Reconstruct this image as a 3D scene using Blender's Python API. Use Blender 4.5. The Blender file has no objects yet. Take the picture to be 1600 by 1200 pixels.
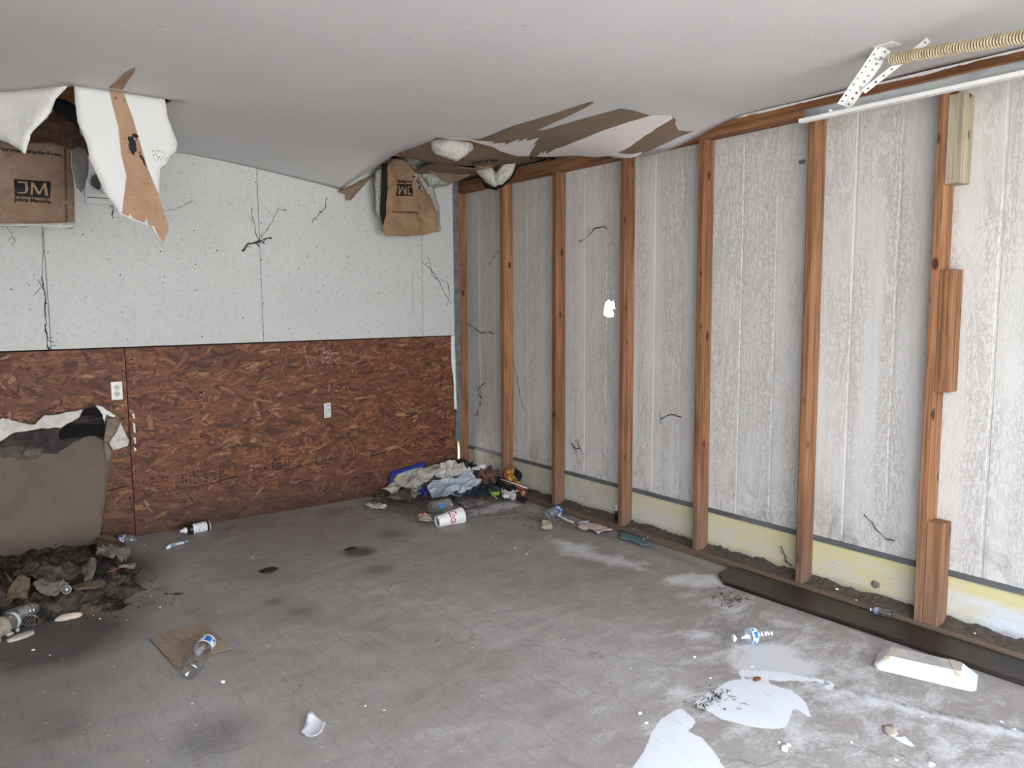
import bpy, bmesh, math, random
import numpy as np
from mathutils import Vector, Matrix, noise
from mathutils.geometry import delaunay_2d_cdt
random.seed(7)
SC = bpy.context.scene
COL = SC.collection

# ------------------------------------------------------------------ camera
FPX = 1194.908
YAW, PIT, ROLL = 0.640783784, -0.104661602, -0.00645493565
CAM = np.array([-3.30230226, -5.07916632, 1.41565181])
_F = np.array([math.sin(YAW)*math.cos(PIT), math.cos(YAW)*math.cos(PIT), math.sin(PIT)])
_R0 = np.array([math.cos(YAW), -math.sin(YAW), 0.0])
_U0 = np.cross(_R0, _F)
_R = _R0*math.cos(ROLL) + _U0*math.sin(ROLL)
_U = -_R0*math.sin(ROLL) + _U0*math.cos(ROLL)
cd = bpy.data.cameras.new('camera')
cd.sensor_width = 36.0
cd.lens = 36.0*FPX/1600.0
cd.clip_start = 0.05
cam = bpy.data.objects.new('camera', cd)
COL.objects.link(cam)
mw = Matrix.Identity(4)
for i in range(3):
    mw[i][0] = _R[i]; mw[i][1] = _U[i]; mw[i][2] = -_F[i]; mw[i][3] = CAM[i]
cam.matrix_world = mw
SC.camera = cam

# ------------------------------------------------------------------ light
w = bpy.data.worlds.new('world')
SC.world = w
w.use_nodes = True
wn = w.node_tree
bg = wn.nodes['Background']
tc = wn.nodes.new('ShaderNodeTexCoord')
sx = wn.nodes.new('ShaderNodeSeparateXYZ')
rp = wn.nodes.new('ShaderNodeValToRGB')
rp.color_ramp.elements[0].position = 0.0
rp.color_ramp.elements[0].color = (1.0, 0.99, 0.97, 1)
rp.color_ramp.elements[1].position = 0.8
rp.color_ramp.elements[1].color = (0.74, 0.85, 1.0, 1)
wn.links.new(tc.outputs['Generated'], sx.inputs[0])
wn.links.new(sx.outputs['Z'], rp.inputs[0])
wn.links.new(rp.outputs[0], bg.inputs[0])
bg.inputs[1].default_value = 1.9

sd = bpy.data.lights.new('sun', 'SUN')
sd.energy = 15.0
sd.angle = math.radians(0.6)
sd.color = (1.0, 0.95, 0.88)
sun = bpy.data.objects.new('sun', sd)
COL.objects.link(sun)
sun.rotation_euler = Vector((0.35, -0.62, -1.0)).to_track_quat('-Z', 'Y').to_euler()
sun.location = (4, 5, 9)

# daylight portal in the open garage doorway (guides sampling of the sky)
DX0, DX1, DZ, DY = -4.3, -0.47, 2.12, -5.42
pd = bpy.data.lights.new('doorway_portal', 'AREA')
pd.shape = 'RECTANGLE'
pd.size = DX1-DX0
pd.size_y = DZ
pd.cycles.is_portal = True
po = bpy.data.objects.new('doorway_portal', pd)
COL.objects.link(po)
po.location = ((DX0+DX1)/2, DY, DZ/2)
po.rotation_euler = (math.radians(90), 0, 0)   # faces +y, into the room

SC.view_settings.view_transform = 'Standard'
SC.view_settings.look = 'None'
SC.view_settings.gamma = 1.0
SC.view_settings.use_curve_mapping = False
SC.view_settings.exposure = 2.3
SC.cycles.max_bounces = 10
SC.cycles.diffuse_bounces = 7
SC.cycles.transparent_max_bounces = 16
SC.cycles.sample_clamp_indirect = 8.0

# ------------------------------------------------------------------ measuring helpers
def ray(u, v):
    return _F + _R*(u-800)/FPX - _U*(v-600)/FPX
def on(u, v, ax, val):
    d = ray(u, v); t = (val-CAM[ax])/d[ax]
    p = CAM + t*d
    return Vector((p[0], p[1], p[2]))
def fl(u, v, z=0.0):
    return on(u, v, 2, z)

# ------------------------------------------------------------------ object helpers
def setp(o, label=None, cat=None, group=None, kind=None):
    if label: o['label'] = label
    if cat: o['category'] = cat
    if group: o['group'] = group
    if kind: o['kind'] = kind
    return o
def empty(name, loc, label=None, cat=None, group=None, kind=None):
    o = bpy.data.objects.new(name, None)
    o.empty_display_size = 0.05
    COL.objects.link(o)
    o.location = loc
    return setp(o, label, cat, group, kind)
def origin_of(o):
    p = Vector((0, 0, 0))
    while o is not None:
        p += o.location; o = o.parent
    return p
def mk(name, verts, faces, mat, parent=None, smooth=False, recenter=True, kind=None):
    """one mesh object from world-space vertices"""
    verts = [Vector(v) for v in verts]
    if parent is not None:
        base = origin_of(parent); loc = Vector((0, 0, 0))
        if recenter == 'part':
            c = sum(verts, Vector((0, 0, 0)))/len(verts)
            loc = c-base; base = c
    elif recenter:
        a = np.array([tuple(v) for v in verts])
        c = Vector(((a[:, 0].min()+a[:, 0].max())/2, (a[:, 1].min()+a[:, 1].max())/2, a[:, 2].min()))
        base = c; loc = c
    else:
        base = Vector((0, 0, 0)); loc = base
    me = bpy.data.meshes.new(name)
    me.from_pydata([tuple(v-base) for v in verts], [], faces)
    me.update()
    if smooth:
        me.polygons.foreach_set('use_smooth', [True]*len(me.polygons))
    if mat is not None:
        me.materials.append(mat)
    o = bpy.data.objects.new(name, me)
    COL.objects.link(o)
    o.parent = parent
    o.location = loc
    if kind: o['kind'] = kind
    return o
def from_bm(name, bm, mat, parent=None, smooth=False, recenter=True, kind=None):
    bmesh.ops.recalc_face_normals(bm, faces=bm.faces[:])
    bm.verts.index_update()
    vs = [v.co.copy() for v in bm.verts]
    fs = [[v.index for v in f.verts] for f in bm.faces]
    bm.free()
    return mk(name, vs, fs, mat, parent, smooth, recenter, kind)
def box_bm(bm, x0, x1, y0, y1, z0, z1, bev=0.0, M=None, seg=1):
    r = bmesh.ops.create_cube(bm, size=1.0)
    vs = r['verts']
    for v in vs:
        v.co = Vector((x0+(v.co.x+.5)*(x1-x0), y0+(v.co.y+.5)*(y1-y0), z0+(v.co.z+.5)*(z1-z0)))
    if bev > 0:
        es = list({e for v in vs for e in v.link_edges})
        r2 = bmesh.ops.bevel(bm, geom=es, offset=bev, segments=seg, affect='EDGES')
        vs = list({v for f in r2['faces'] for v in f.verts} | {v for v in vs if v.is_valid})
    if M is not None:
        for v in vs:
            v.co = M @ v.co
    return vs
def box(name, x0, x1, y0, y1, z0, z1, mat, parent=None, bev=0.0, M=None, recenter=True, kind=None):
    bm = bmesh.new()
    box_bm(bm, x0, x1, y0, y1, z0, z1, bev, M)
    return from_bm(name, bm, mat, parent, False, recenter, kind)
def basis(axis, up=Vector((0, 0, 1))):
    """matrix whose z column is axis"""
    z = axis.normalized()
    x = up.cross(z)
    if x.length < 1e-4: x = Vector((1, 0, 0)).cross(z)
    x.normalize(); y = z.cross(x)
    return Matrix(((x.x, y.x, z.x), (x.y, y.y, z.y), (x.z, y.z, z.z)))
def lathe_vf(prof, p0, axis, seg=24, closed=False, up=Vector((0, 0, 1)), wob=None):
    """prof: list of (r, h) along axis from p0"""
    B = basis(axis, up)
    vs, fs = [], []
    for r, h in prof:
        for k in range(seg):
            a = 2*math.pi*k/seg
            rr = r*(1+(wob(a, h) if wob else 0))
            vs.append(p0 + B @ Vector((rr*math.cos(a), rr*math.sin(a), h)))
    n = len(prof)
    for i in range(n-1):
        for k in range(seg):
            fs.append((i*seg+k, i*seg+(k+1) % seg, (i+1)*seg+(k+1) % seg, (i+1)*seg+k))
    if closed:
        fs.append(tuple(reversed(range(seg))))
        fs.append(tuple((n-1)*seg+k for k in range(seg)))
    return vs, fs
def lathe(name, prof, p0, axis, mat, parent=None, seg=24, closed=False, up=Vector((0, 0, 1)), wob=None):
    vs, fs = lathe_vf(prof, p0, axis, seg, closed, up, wob)
    return mk(name, vs, fs, mat, parent, True)
def tube_vf(path, r, seg=6, cap=True):
    vs, fs = [], []
    n = len(path)
    for i, p in enumerate(path):
        p = Vector(p)
        d = Vector(path[min(i+1, n-1)]) - Vector(path[max(i-1, 0)])
        if d.length < 1e-9: d = Vector((0, 0, 1))
        B = basis(d)
        rr = r[i] if isinstance(r, (list, tuple)) else r
        for k in range(seg):
            a = 2*math.pi*k/seg
            vs.append(p + B @ Vector((rr*math.cos(a), rr*math.sin(a), 0)))
    for i in range(n-1):
        for k in range(seg):
            fs.append((i*seg+k, i*seg+(k+1) % seg, (i+1)*seg+(k+1) % seg, (i+1)*seg+k))
    if cap:
        fs.append(tuple(reversed(range(seg))))
        fs.append(tuple((n-1)*seg+k for k in range(seg)))
    return vs, fs
def tube(name, path, r, mat, parent=None, seg=6, smooth=True):
    vs, fs = tube_vf(path, r, seg)
    return mk(name, vs, fs, mat, parent, smooth)
def merge_vf(lst):
    V, Fs = [], []
    for vs, fs in lst:
        o = len(V); V += list(vs); Fs += [tuple(i+o for i in f) for f in fs]
    return V, Fs
def inside(px, py, poly):
    c = np.zeros(px.shape, bool)
    n = len(poly)
    for i in range(n):
        x0, y0 = poly[i]; x1, y1 = poly[(i+1) % n]
        if y0 == y1: continue
        m = ((y0 > py) != (y1 > py)) & (px < (x1-x0)*(py-y0)/(y1-y0)+x0)
        c ^= m
    return c
def poly_dist(px, py, poly, closed=True):
    d = np.full(px.shape, 1e9)
    n = len(poly)
    for i in range(n if closed else n-1):
        x0, y0 = poly[i]; x1, y1 = poly[(i+1) % n]
        dx, dy = x1-x0, y1-y0
        L = dx*dx+dy*dy+1e-12
        t = np.clip(((px-x0)*dx+(py-y0)*dy)/L, 0, 1)
        d = np.minimum(d, np.hypot(px-x0-t*dx, py-y0-t*dy))
    return d
def triangulate(outline, grid, holes=()):
    def resample(poly):
        out = []
        n = len(poly)
        for i in range(n):
            a = Vector(poly[i]); b = Vector(poly[(i+1) % n])
            k = max(1, int((b-a).length/grid))
            for j in range(k):
                out.append(a.lerp(b, j/k))
        return out
    B = resample(outline)
    verts = list(B); edges = [(i, (i+1) % len(B)) for i in range(len(B))]
    for h in holes:
        H = resample(h); o = len(verts)
        verts += H
        edges += [(o+i, o+(i+1) % len(H)) for i in range(len(H))]
    bx = np.array([v.x for v in B]); by = np.array([v.y for v in B])
    gx, gy = np.meshgrid(np.arange(bx.min(), bx.max(), grid), np.arange(by.min(), by.max(), grid))
    gx = gx.ravel(); gy = gy.ravel()
    gx = gx + (np.random.RandomState(3).rand(gx.size)-.5)*grid*.3
    m = inside(gx, gy, [tuple(v) for v in outline]) & (poly_dist(gx, gy, [tuple(v) for v in outline]) > grid*.45)
    for h in holes:
        m &= ~inside(gx, gy, [tuple(v) for v in h]) & (poly_dist(gx, gy, [tuple(v) for v in h]) > grid*.45)
    verts += [Vector((a, b)) for a, b in zip(gx[m], gy[m])]
    V, E, T, _, _, _ = delaunay_2d_cdt(verts, edges, [], 1 if not holes else 0, 1e-7)
    if not holes:
        r = delaunay_2d_cdt(verts, edges, [], 0, 1e-7)
        V, T = r[0], r[2]
    cx = np.array([sum(V[i].x for i in t)/3 for t in T]); cy = np.array([sum(V[i].y for i in t)/3 for t in T])
    k = inside(cx, cy, [tuple(v) for v in outline])
    for h in holes:
        k &= ~inside(cx, cy, [tuple(v) for v in h])
    T = [t for t, kk in zip(T, k) if kk]
    return V, T
def sheet(name, outline, fmap, mat, parent=None, grid=0.03, thick=0.0, holes=(), smooth=True, recenter=True, kind=None, mat2=None):
    """thin curved sheet: 2-D outline mapped by fmap(a,b); thick > 0 gives it a second face and an edge"""
    V2, T = triangulate(outline, grid, holes)
    P = [Vector(fmap(v.x, v.y)) for v in V2]
    N = [Vector((0, 0, 0)) for _ in P]
    for t in T:
        n = (P[t[1]]-P[t[0]]).cross(P[t[2]]-P[t[0]])
        for i in t: N[i] += n
    faces = [tuple(t) for t in T]
    nfront = len(faces)
    if thick > 0:
        o = len(P)
        Q = [p - n.normalized()*thick if n.length > 0 else p.copy() for p, n in zip(P, N)]
        ed = {}
        for t in T:
            for a, b in ((t[0], t[1]), (t[1], t[2]), (t[2], t[0])):
                ed[(a, b)] = 1
        faces += [(t[2]+o, t[1]+o, t[0]+o) for t in T]
        for (a, b) in list(ed):
            if (b, a) not in ed:
                faces.append((b, a, a+o, b+o))
        P = P+Q
    ob = mk(name, P, faces, mat, parent, smooth, recenter, kind)
    if mat2 is not None and thick > 0:
        ob.data.materials.append(mat2)
        mi = [0]*nfront+[1]*(len(faces)-nfront)
        ob.data.polygons.foreach_set('material_index', mi)
        sm = [smooth]*(2*nfront)+[False]*(len(faces)-2*nfront)
        ob.data.polygons.foreach_set('use_smooth', sm)
    return ob
def nz(x, y, z=0.0):
    return noise.noise(Vector((x, y, z)))
def fold(x, y, s, seed):
    """crumple: ridged creases"""
    a = 1-abs(noise.noise(Vector((x*s, y*s, seed))))
    b = 1-abs(noise.noise(Vector((x*s*2.3+5, y*s*2.3, seed+9))))
    c = noise.noise(Vector((x*s*5, y*s*5, seed+3)))
    return (a*a-.5) + .45*(b*b-.5) + .12*c
def jag(pts, amp, n=3, seed=0, closed=True):
    """torn edge: subdivide a 2-D polyline and jitter it"""
    rnd = random.Random(seed)
    out = []
    m = len(pts)
    for i in range(m if closed else m-1):
        a = Vector(pts[i]); b = Vector(pts[(i+1) % m])
        out.append(a)
        d = b-a
        nrm = Vector((-d.y, d.x))
        if nrm.length > 0: nrm.normalize()
        for j in range(1, n):
            out.append(a.lerp(b, j/n+rnd.uniform(-.1, .1)/n) + nrm*rnd.uniform(-amp, amp))
    if not closed: out.append(Vector(pts[-1]))
    return out
_dg = None
def text_vf(body, size, shear=0.0, embolden=0.0):
    cu = bpy.data.curves.new('lettering', 'FONT')
    cu.body = body; cu.size = size; cu.shear = shear; cu.offset = embolden
    cu.align_x = 'CENTER'; cu.align_y = 'CENTER'
    cu.resolution_u = 2
    o = bpy.data.objects.new('lettering', cu)
    COL.objects.link(o)
    dg = bpy.context.evaluated_depsgraph_get()
    dg.update()
    me = bpy.data.meshes.new_from_object(o.evaluated_get(dg))
    vs = [(v.co.x, v.co.y) for v in me.vertices]
    fs = [tuple(p.vertices) for p in me.polygons]
    bpy.data.objects.remove(o); bpy.data.curves.remove(cu); bpy.data.meshes.remove(me)
    return vs, fs

# ------------------------------------------------------------------ materials
class NT:
    def __init__(s, name):
        s.m = bpy.data.materials.new(name); s.m.use_nodes = True
        s.t = s.m.node_tree
        for n in list(s.t.nodes): s.t.nodes.remove(n)
        s.out = s.n('ShaderNodeOutputMaterial')
        s.b = s.n('ShaderNodeBsdfPrincipled')
        s.l(s.b.outputs[0], s.out.inputs[0])
        s.tc = s.n('ShaderNodeTexCoord')
        s.co = s.tc.outputs['Object']
    def n(s, t, **k):
        x = s.t.nodes.new(t)
        for a, b in k.items(): setattr(x, a, b)
        return x
    def l(s, a, b): s.t.links.new(a, b)
    def mapping(s, scale=(1, 1, 1), rot=(0, 0, 0), loc=(0, 0, 0), src=None):
        m = s.n('ShaderNodeMapping')
        m.inputs['Scale'].default_value = scale; m.inputs['Rotation'].default_value = rot; m.inputs['Location'].default_value = loc
        s.l(src or s.co, m.inputs[0])
        return m.outputs[0]
    def noise(s, scale, detail=5, rough=.55, dist=0.0, src=None):
        x = s.n('ShaderNodeTexNoise')
        x.inputs['Scale'].default_value = scale; x.inputs['Detail'].default_value = detail
        x.inputs['Roughness'].default_value = rough; x.inputs['Distortion'].default_value = dist
        s.l(src or s.co, x.inputs['Vector'])
        return x.outputs['Fac']
    def voro(s, scale, src=None, feature='F1', out='Distance', rnd=1.0):
        x = s.n('ShaderNodeTexVoronoi', feature=feature)
        x.inputs['Scale'].default_value = scale; x.inputs['Randomness'].default_value = rnd
        s.l(src or s.co, x.inputs['Vector'])
        return x.outputs[out]
    def ramp(s, fac, stops, interp='LINEAR'):
        r = s.n('ShaderNodeValToRGB')
        r.color_ramp.interpolation = interp
        e = r.color_ramp.elements
        while len(e) < len(stops): e.new(.5)
        for x, (p, c) in zip(e, stops):
            x.position = p
            x.color = (c, c, c, 1) if isinstance(c, (int, float)) else (c[0], c[1], c[2], 1)
        s.l(fac, r.inputs[0])
        return r.outputs[0]
    def mix(s, fac, a, b, typ='MIX'):
        x = s.n('ShaderNodeMix', data_type='RGBA', blend_type=typ)
        for sock, v in ((x.inputs[0], fac), (x.inputs[6], a), (x.inputs[7], b)):
            if isinstance(v, (int, float)): sock.default_value = v
            elif isinstance(v, tuple): sock.default_value = (v[0], v[1], v[2], 1)
            else: s.l(v, sock)
        return x.outputs[2]
    def math(s, op, a, b=0.0, clamp=False):
        x = s.n('ShaderNodeMath', operation=op); x.use_clamp = clamp
        for sock, v in ((x.inputs[0], a), (x.inputs[1], b)):
            if isinstance(v, (int, float)): sock.default_value = v
            else: s.l(v, sock)
        return x.outputs[0]
    def sep(s, src=None):
        x = s.n('ShaderNodeSeparateXYZ'); s.l(src or s.co, x.inputs[0]); return x.outputs
    def bump(s, h, strength=.2, dist=.01):
        x = s.n('ShaderNodeBump'); x.inputs['Strength'].default_value = strength; x.inputs['Distance'].default_value = dist
        s.l(h, x.inputs['Height']); s.l(x.outputs[0], s.b.inputs['Normal'])
    def color(s, c):
        if isinstance(c, tuple): s.b.inputs['Base Color'].default_value = (c[0], c[1], c[2], 1)
        else: s.l(c, s.b.inputs['Base Color'])
    def rough(s, v, spec=.4):
        if isinstance(v, (int, float)): s.b.inputs['Roughness'].default_value = v
        else: s.l(v, s.b.inputs['Roughness'])
        s.b.inputs['Specular IOR Level'].default_value = spec
    def rnd(s):
        return s.n('ShaderNodeObjectInfo').outputs['Random']
def M(name, c1, c2=None, scale=8, stretch=(1, 1, 1), rough=.75, spec=.3, bump=0.0, bscale=None, metal=0.0, lo=.35, hi=.65, trans=0.0):
    t = NT(name)
    if c2 is None: c2 = tuple(x*.8 for x in c1)
    v = t.mapping(stretch)
    f = t.noise(scale, 6, .6, .3, v)
    t.color(t.ramp(f, [(lo, c1), (hi, c2)]))
    t.rough(rough, spec)
    t.b.inputs['Metallic'].default_value = metal
    if bump: t.bump(t.noise(bscale or scale*4, 4, .6, 0, v), bump, .004)
    if trans: t.b.inputs['Transmission Weight'].default_value = trans
    return t.m
def clear(name, tint=(.93, .95, .96), gloss=.16, rough=.08, haze=.0):
    """thin clear plastic: lets light straight through, with a glossy coat"""
    t = NT(name)
    tr = t.n('ShaderNodeBsdfTransparent'); tr.inputs[0].default_value = (*tint, 1)
    gl = t.n('ShaderNodeBsdfGlossy'); gl.inputs[0].default_value = (1, 1, 1, 1); gl.inputs['Roughness'].default_value = rough
    lw = t.n('ShaderNodeLayerWeight'); lw.inputs[0].default_value = .25
    mx = t.n('ShaderNodeMixShader')
    fac = t.math('ADD', t.math('MULTIPLY', lw.outputs['Facing'], .45), gloss*.35, True)
    t.l(fac, mx.inputs[0]); t.l(tr.outputs[0], mx.inputs[1]); t.l(gl.outputs[0], mx.inputs[2])
    last = mx.outputs[0]
    if haze:
        df = t.n('ShaderNodeBsdfDiffuse'); df.inputs[0].default_value = (.75, .77, .8, 1)
        m2 = t.n('ShaderNodeMixShader'); m2.inputs[0].default_value = haze
        t.l(last, m2.inputs[1]); t.l(df.outputs[0], m2.inputs[2]); last = m2.outputs[0]
    t.t.nodes.remove(t.b)
    t.l(last, t.out.inputs[0])
    return t.m

def mat_paint(name, base=(.575, .59, .59), speck=True, seed=0.0):
    t = NT(name)
    v = t.mapping((1, 1, 1), loc=(seed, seed*.7, 0))
    big = t.noise(1.6, 4, .6, .2, v)
    c = t.ramp(big, [(.3, tuple(x*.93 for x in base)), (.7, base)])
    fine = t.noise(38, 4, .7, .4, v)
    c = t.mix(t.ramp(fine, [(.50, 0), (.68, .5 if speck else .07)]), c, tuple(x*.70 for x in base))
    if speck:
        sp = t.noise(95, 3, .6, .6, v)
        c = t.mix(t.ramp(sp, [(.70, 0), (.735, .9)]), c, (.10, .095, .09))
        s2 = t.noise(30, 2, .6, .9, t.mapping((1.4, 1, 1), (0, .5, .2), src=v))
        c = t.mix(t.ramp(s2, [(.735, 0), (.76, .9)]), c, (.06, .055, .05))
        sm = t.noise(5, 5, .7, 1.2, v)
        c = t.mix(t.ramp(sm, [(.62, 0), (.8, .35)]), c, (.36, .35, .33))
    t.color(c); t.rough(.55, .25)
    t.bump(t.noise(120, 3, .6, 0, v), .12, .002)
    return t.m
def mat_wood(name, c_lo, c_hi, axis=2, dirt=True):
    """sawn softwood, grain along the given axis"""
    t = NT(name)
    r = t.rnd()
    cmb = t.n('ShaderNodeCombineXYZ')
    off = t.math('MULTIPLY', r, 37.0)
    for i in range(3): t.l(off, cmb.inputs[i])
    ad = t.n('ShaderNodeVectorMath', operation='ADD')
    t.l(t.co, ad.inputs[0]); t.l(cmb.outputs[0], ad.inputs[1])
    sc = [26, 26, 26]; sc[axis] = 1.1
    v = t.mapping(tuple(sc), src=ad.outputs[0])
    g = t.noise(1.0, 5, .62, .9, v)
    c = t.ramp(g, [(.25, c_lo), (.46, tuple((a+b)/2 for a, b in zip(c_lo, c_hi))), (.62, c_hi), (.8, tuple(x*.8 for x in c_hi))])
    sc2 = [90, 90, 90]; sc2[axis] = 3.0
    g2 = t.noise(1.0, 3, .6, .2, t.mapping(tuple(sc2), src=ad.outputs[0]))
    c = t.mix(t.ramp(g2, [(.46, 0), (.68, .65)]), c, tuple(x*.5 for x in c_lo))
    # knots
    sk = [9, 9, 9]; sk[axis] = 4.6
    kn = t.voro(1.0, t.mapping(tuple(sk), src=ad.outputs[0]))
    c = t.mix(t.ramp(kn, [(.085, .95), (.15, 0)]), c, (.05, .02, .012))
    if dirt:
        dn = t.noise(3.2, 5, .65, .4, ad.outputs[0])
        c = t.mix(t.ramp(dn, [(.55, 0), (.8, .45)]), c, (.15, .10, .075))
        z = t.sep(t.n('ShaderNodeNewGeometry').outputs['Position'])[2]
        low = t.ramp(t.math('ADD', z, t.math('MULTIPLY', dn, .35)), [(.15, .62), (.75, 0)])
        c = t.mix(low, c, (.16, .115, .095))
    hs = t.n('ShaderNodeHueSaturation')
    t.l(t.math('ADD', t.math('MULTIPLY', r, .3), .85), hs.inputs['Value'])
    t.l(c, hs.inputs['Color'])
    t.color(hs.outputs[0]); t.rough(.75, .2)
    t.bump(g2, .18, .003)
    return t.m

# specific surfaces
def mat_siding():
    t = NT('worn_hardboard_siding')
    # embossed wood grain worn through a pale coat: broken vertical dashes and cathedral rings
    s0 = t.sep()
    nn = t.noise(1.0, 2, .5, .4, t.mapping((1, 4.2, .55)))
    ph = t.math('ADD', t.math('MULTIPLY', s0[1], 190.0), t.math('MULTIPLY', nn, 130.0))
    rings = t.math('SINE', ph)
    fine = t.noise(1.0, 4, .75, .5, t.mapping((1, 230, 75)))
    fine2 = t.noise(1.0, 3, .7, .8, t.mapping((1, 105, 34), (0, 0, 0), (0, 5, 2)))
    dens = t.noise(1.0, 3, .6, 0, t.mapping((1, 9.0, .22), (0, 0, 0), (0, 3.1, 0)))
    dens2 = t.noise(1.0, 3, .6, .3, t.mapping((1, 4, 1.6), (0, 0, 0), (0, 1, 7)))
    dd = t.math('ADD', t.math('MULTIPLY', dens, .62), t.math('MULTIPLY', dens2, .38))
    a = t.math('MULTIPLY', t.ramp(rings, [(.0, 0), (.55, 1)]), t.ramp(fine, [(.43, 0), (.51, 1)]))
    b = t.math('MULTIPLY', t.ramp(fine2, [(.48, 0), (.55, 1)]), t.ramp(fine, [(.38, .1), (.48, 1)]))
    m = t.math('MAXIMUM', t.math('MULTIPLY', a, .8), b)
    m = t.math('MULTIPLY', m, t.ramp(dd, [(.42, .04), (.56, 1)]))
    base = t.mix(t.noise(2.0, 4), (.565, .565, .565), (.655, .655, .65))
    c = t.mix(t.math('MULTIPLY', m, .66), base, (.335, .31, .285))
    s = t.sep()
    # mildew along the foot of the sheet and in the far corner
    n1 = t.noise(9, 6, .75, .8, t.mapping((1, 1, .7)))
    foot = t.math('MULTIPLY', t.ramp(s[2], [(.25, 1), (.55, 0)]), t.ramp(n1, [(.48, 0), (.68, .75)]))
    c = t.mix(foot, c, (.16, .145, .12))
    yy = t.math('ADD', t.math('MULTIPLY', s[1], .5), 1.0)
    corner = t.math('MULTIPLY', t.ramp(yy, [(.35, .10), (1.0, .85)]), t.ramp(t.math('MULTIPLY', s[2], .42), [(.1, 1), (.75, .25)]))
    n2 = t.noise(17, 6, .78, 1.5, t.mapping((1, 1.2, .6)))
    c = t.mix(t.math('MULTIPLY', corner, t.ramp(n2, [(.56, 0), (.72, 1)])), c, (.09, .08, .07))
    c = t.mix(t.math('MULTIPLY', t.ramp(yy, [(.45, 0), (1.0, .38)]), .8), c, (.38, .37, .365))  # siding blended evenly greyer towards the far corner
    t.color(c); t.rough(.8, .15)
    t.bump(m, .12, .002)
    return t.m
def mat_lap():
    t = NT('yellowed_lap_board')
    s = t.sep()
    st = t.noise(1.0, 5, .7, .5, t.mapping((1, 5, 95)))
    big = t.noise(1.6, 4, .6, .5, t.mapping((1, 1, 3)))
    yl = t.mix(t.noise(3), (.64, .56, .22), (.58, .53, .27))
    gr = t.mix(st, (.50, .49, .46), (.64, .64, .63))
    bl = (.63, .67, .76)  # blue of the skylight near the door, painted into the board
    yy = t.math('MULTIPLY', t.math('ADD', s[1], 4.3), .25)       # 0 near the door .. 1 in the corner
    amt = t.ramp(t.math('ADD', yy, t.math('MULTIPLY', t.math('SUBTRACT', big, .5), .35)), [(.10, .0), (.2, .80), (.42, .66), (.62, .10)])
    top = t.ramp(t.math('ADD', s[2], t.math('MULTIPLY', t.math('SUBTRACT', big, .5), .16)), [(.165, 0), (.20, .95)])
    amt2 = t.math('MAXIMUM', t.math('MULTIPLY', amt, t.ramp(st, [(.42, .12), (.56, 1)])), t.math('MULTIPLY', top, t.ramp(yy, [(.0, 1), (.75, .35)])))
    basec = t.mix(t.ramp(yy, [(.12, 0), (.24, 1)]), bl, gr)
    c = t.mix(amt2, basec, yl)
    c = t.mix(t.ramp(st, [(.58, 0), (.75, .55)]), c, (.36, .34, .33))
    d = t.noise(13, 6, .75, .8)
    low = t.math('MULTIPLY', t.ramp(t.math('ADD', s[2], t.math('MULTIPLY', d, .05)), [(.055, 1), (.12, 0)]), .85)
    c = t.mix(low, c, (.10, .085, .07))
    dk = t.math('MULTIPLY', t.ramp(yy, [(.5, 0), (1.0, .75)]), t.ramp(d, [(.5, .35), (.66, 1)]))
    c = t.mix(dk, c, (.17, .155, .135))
    c = t.mix(t.ramp(t.noise(60, 3, .6, .7), [(.70, 0), (.74, .8)]), c, (.12, .10, .09))
    t.color(c); t.rough(.8, .2)
    t.bump(st, .35, .003)
    return t.m
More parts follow.
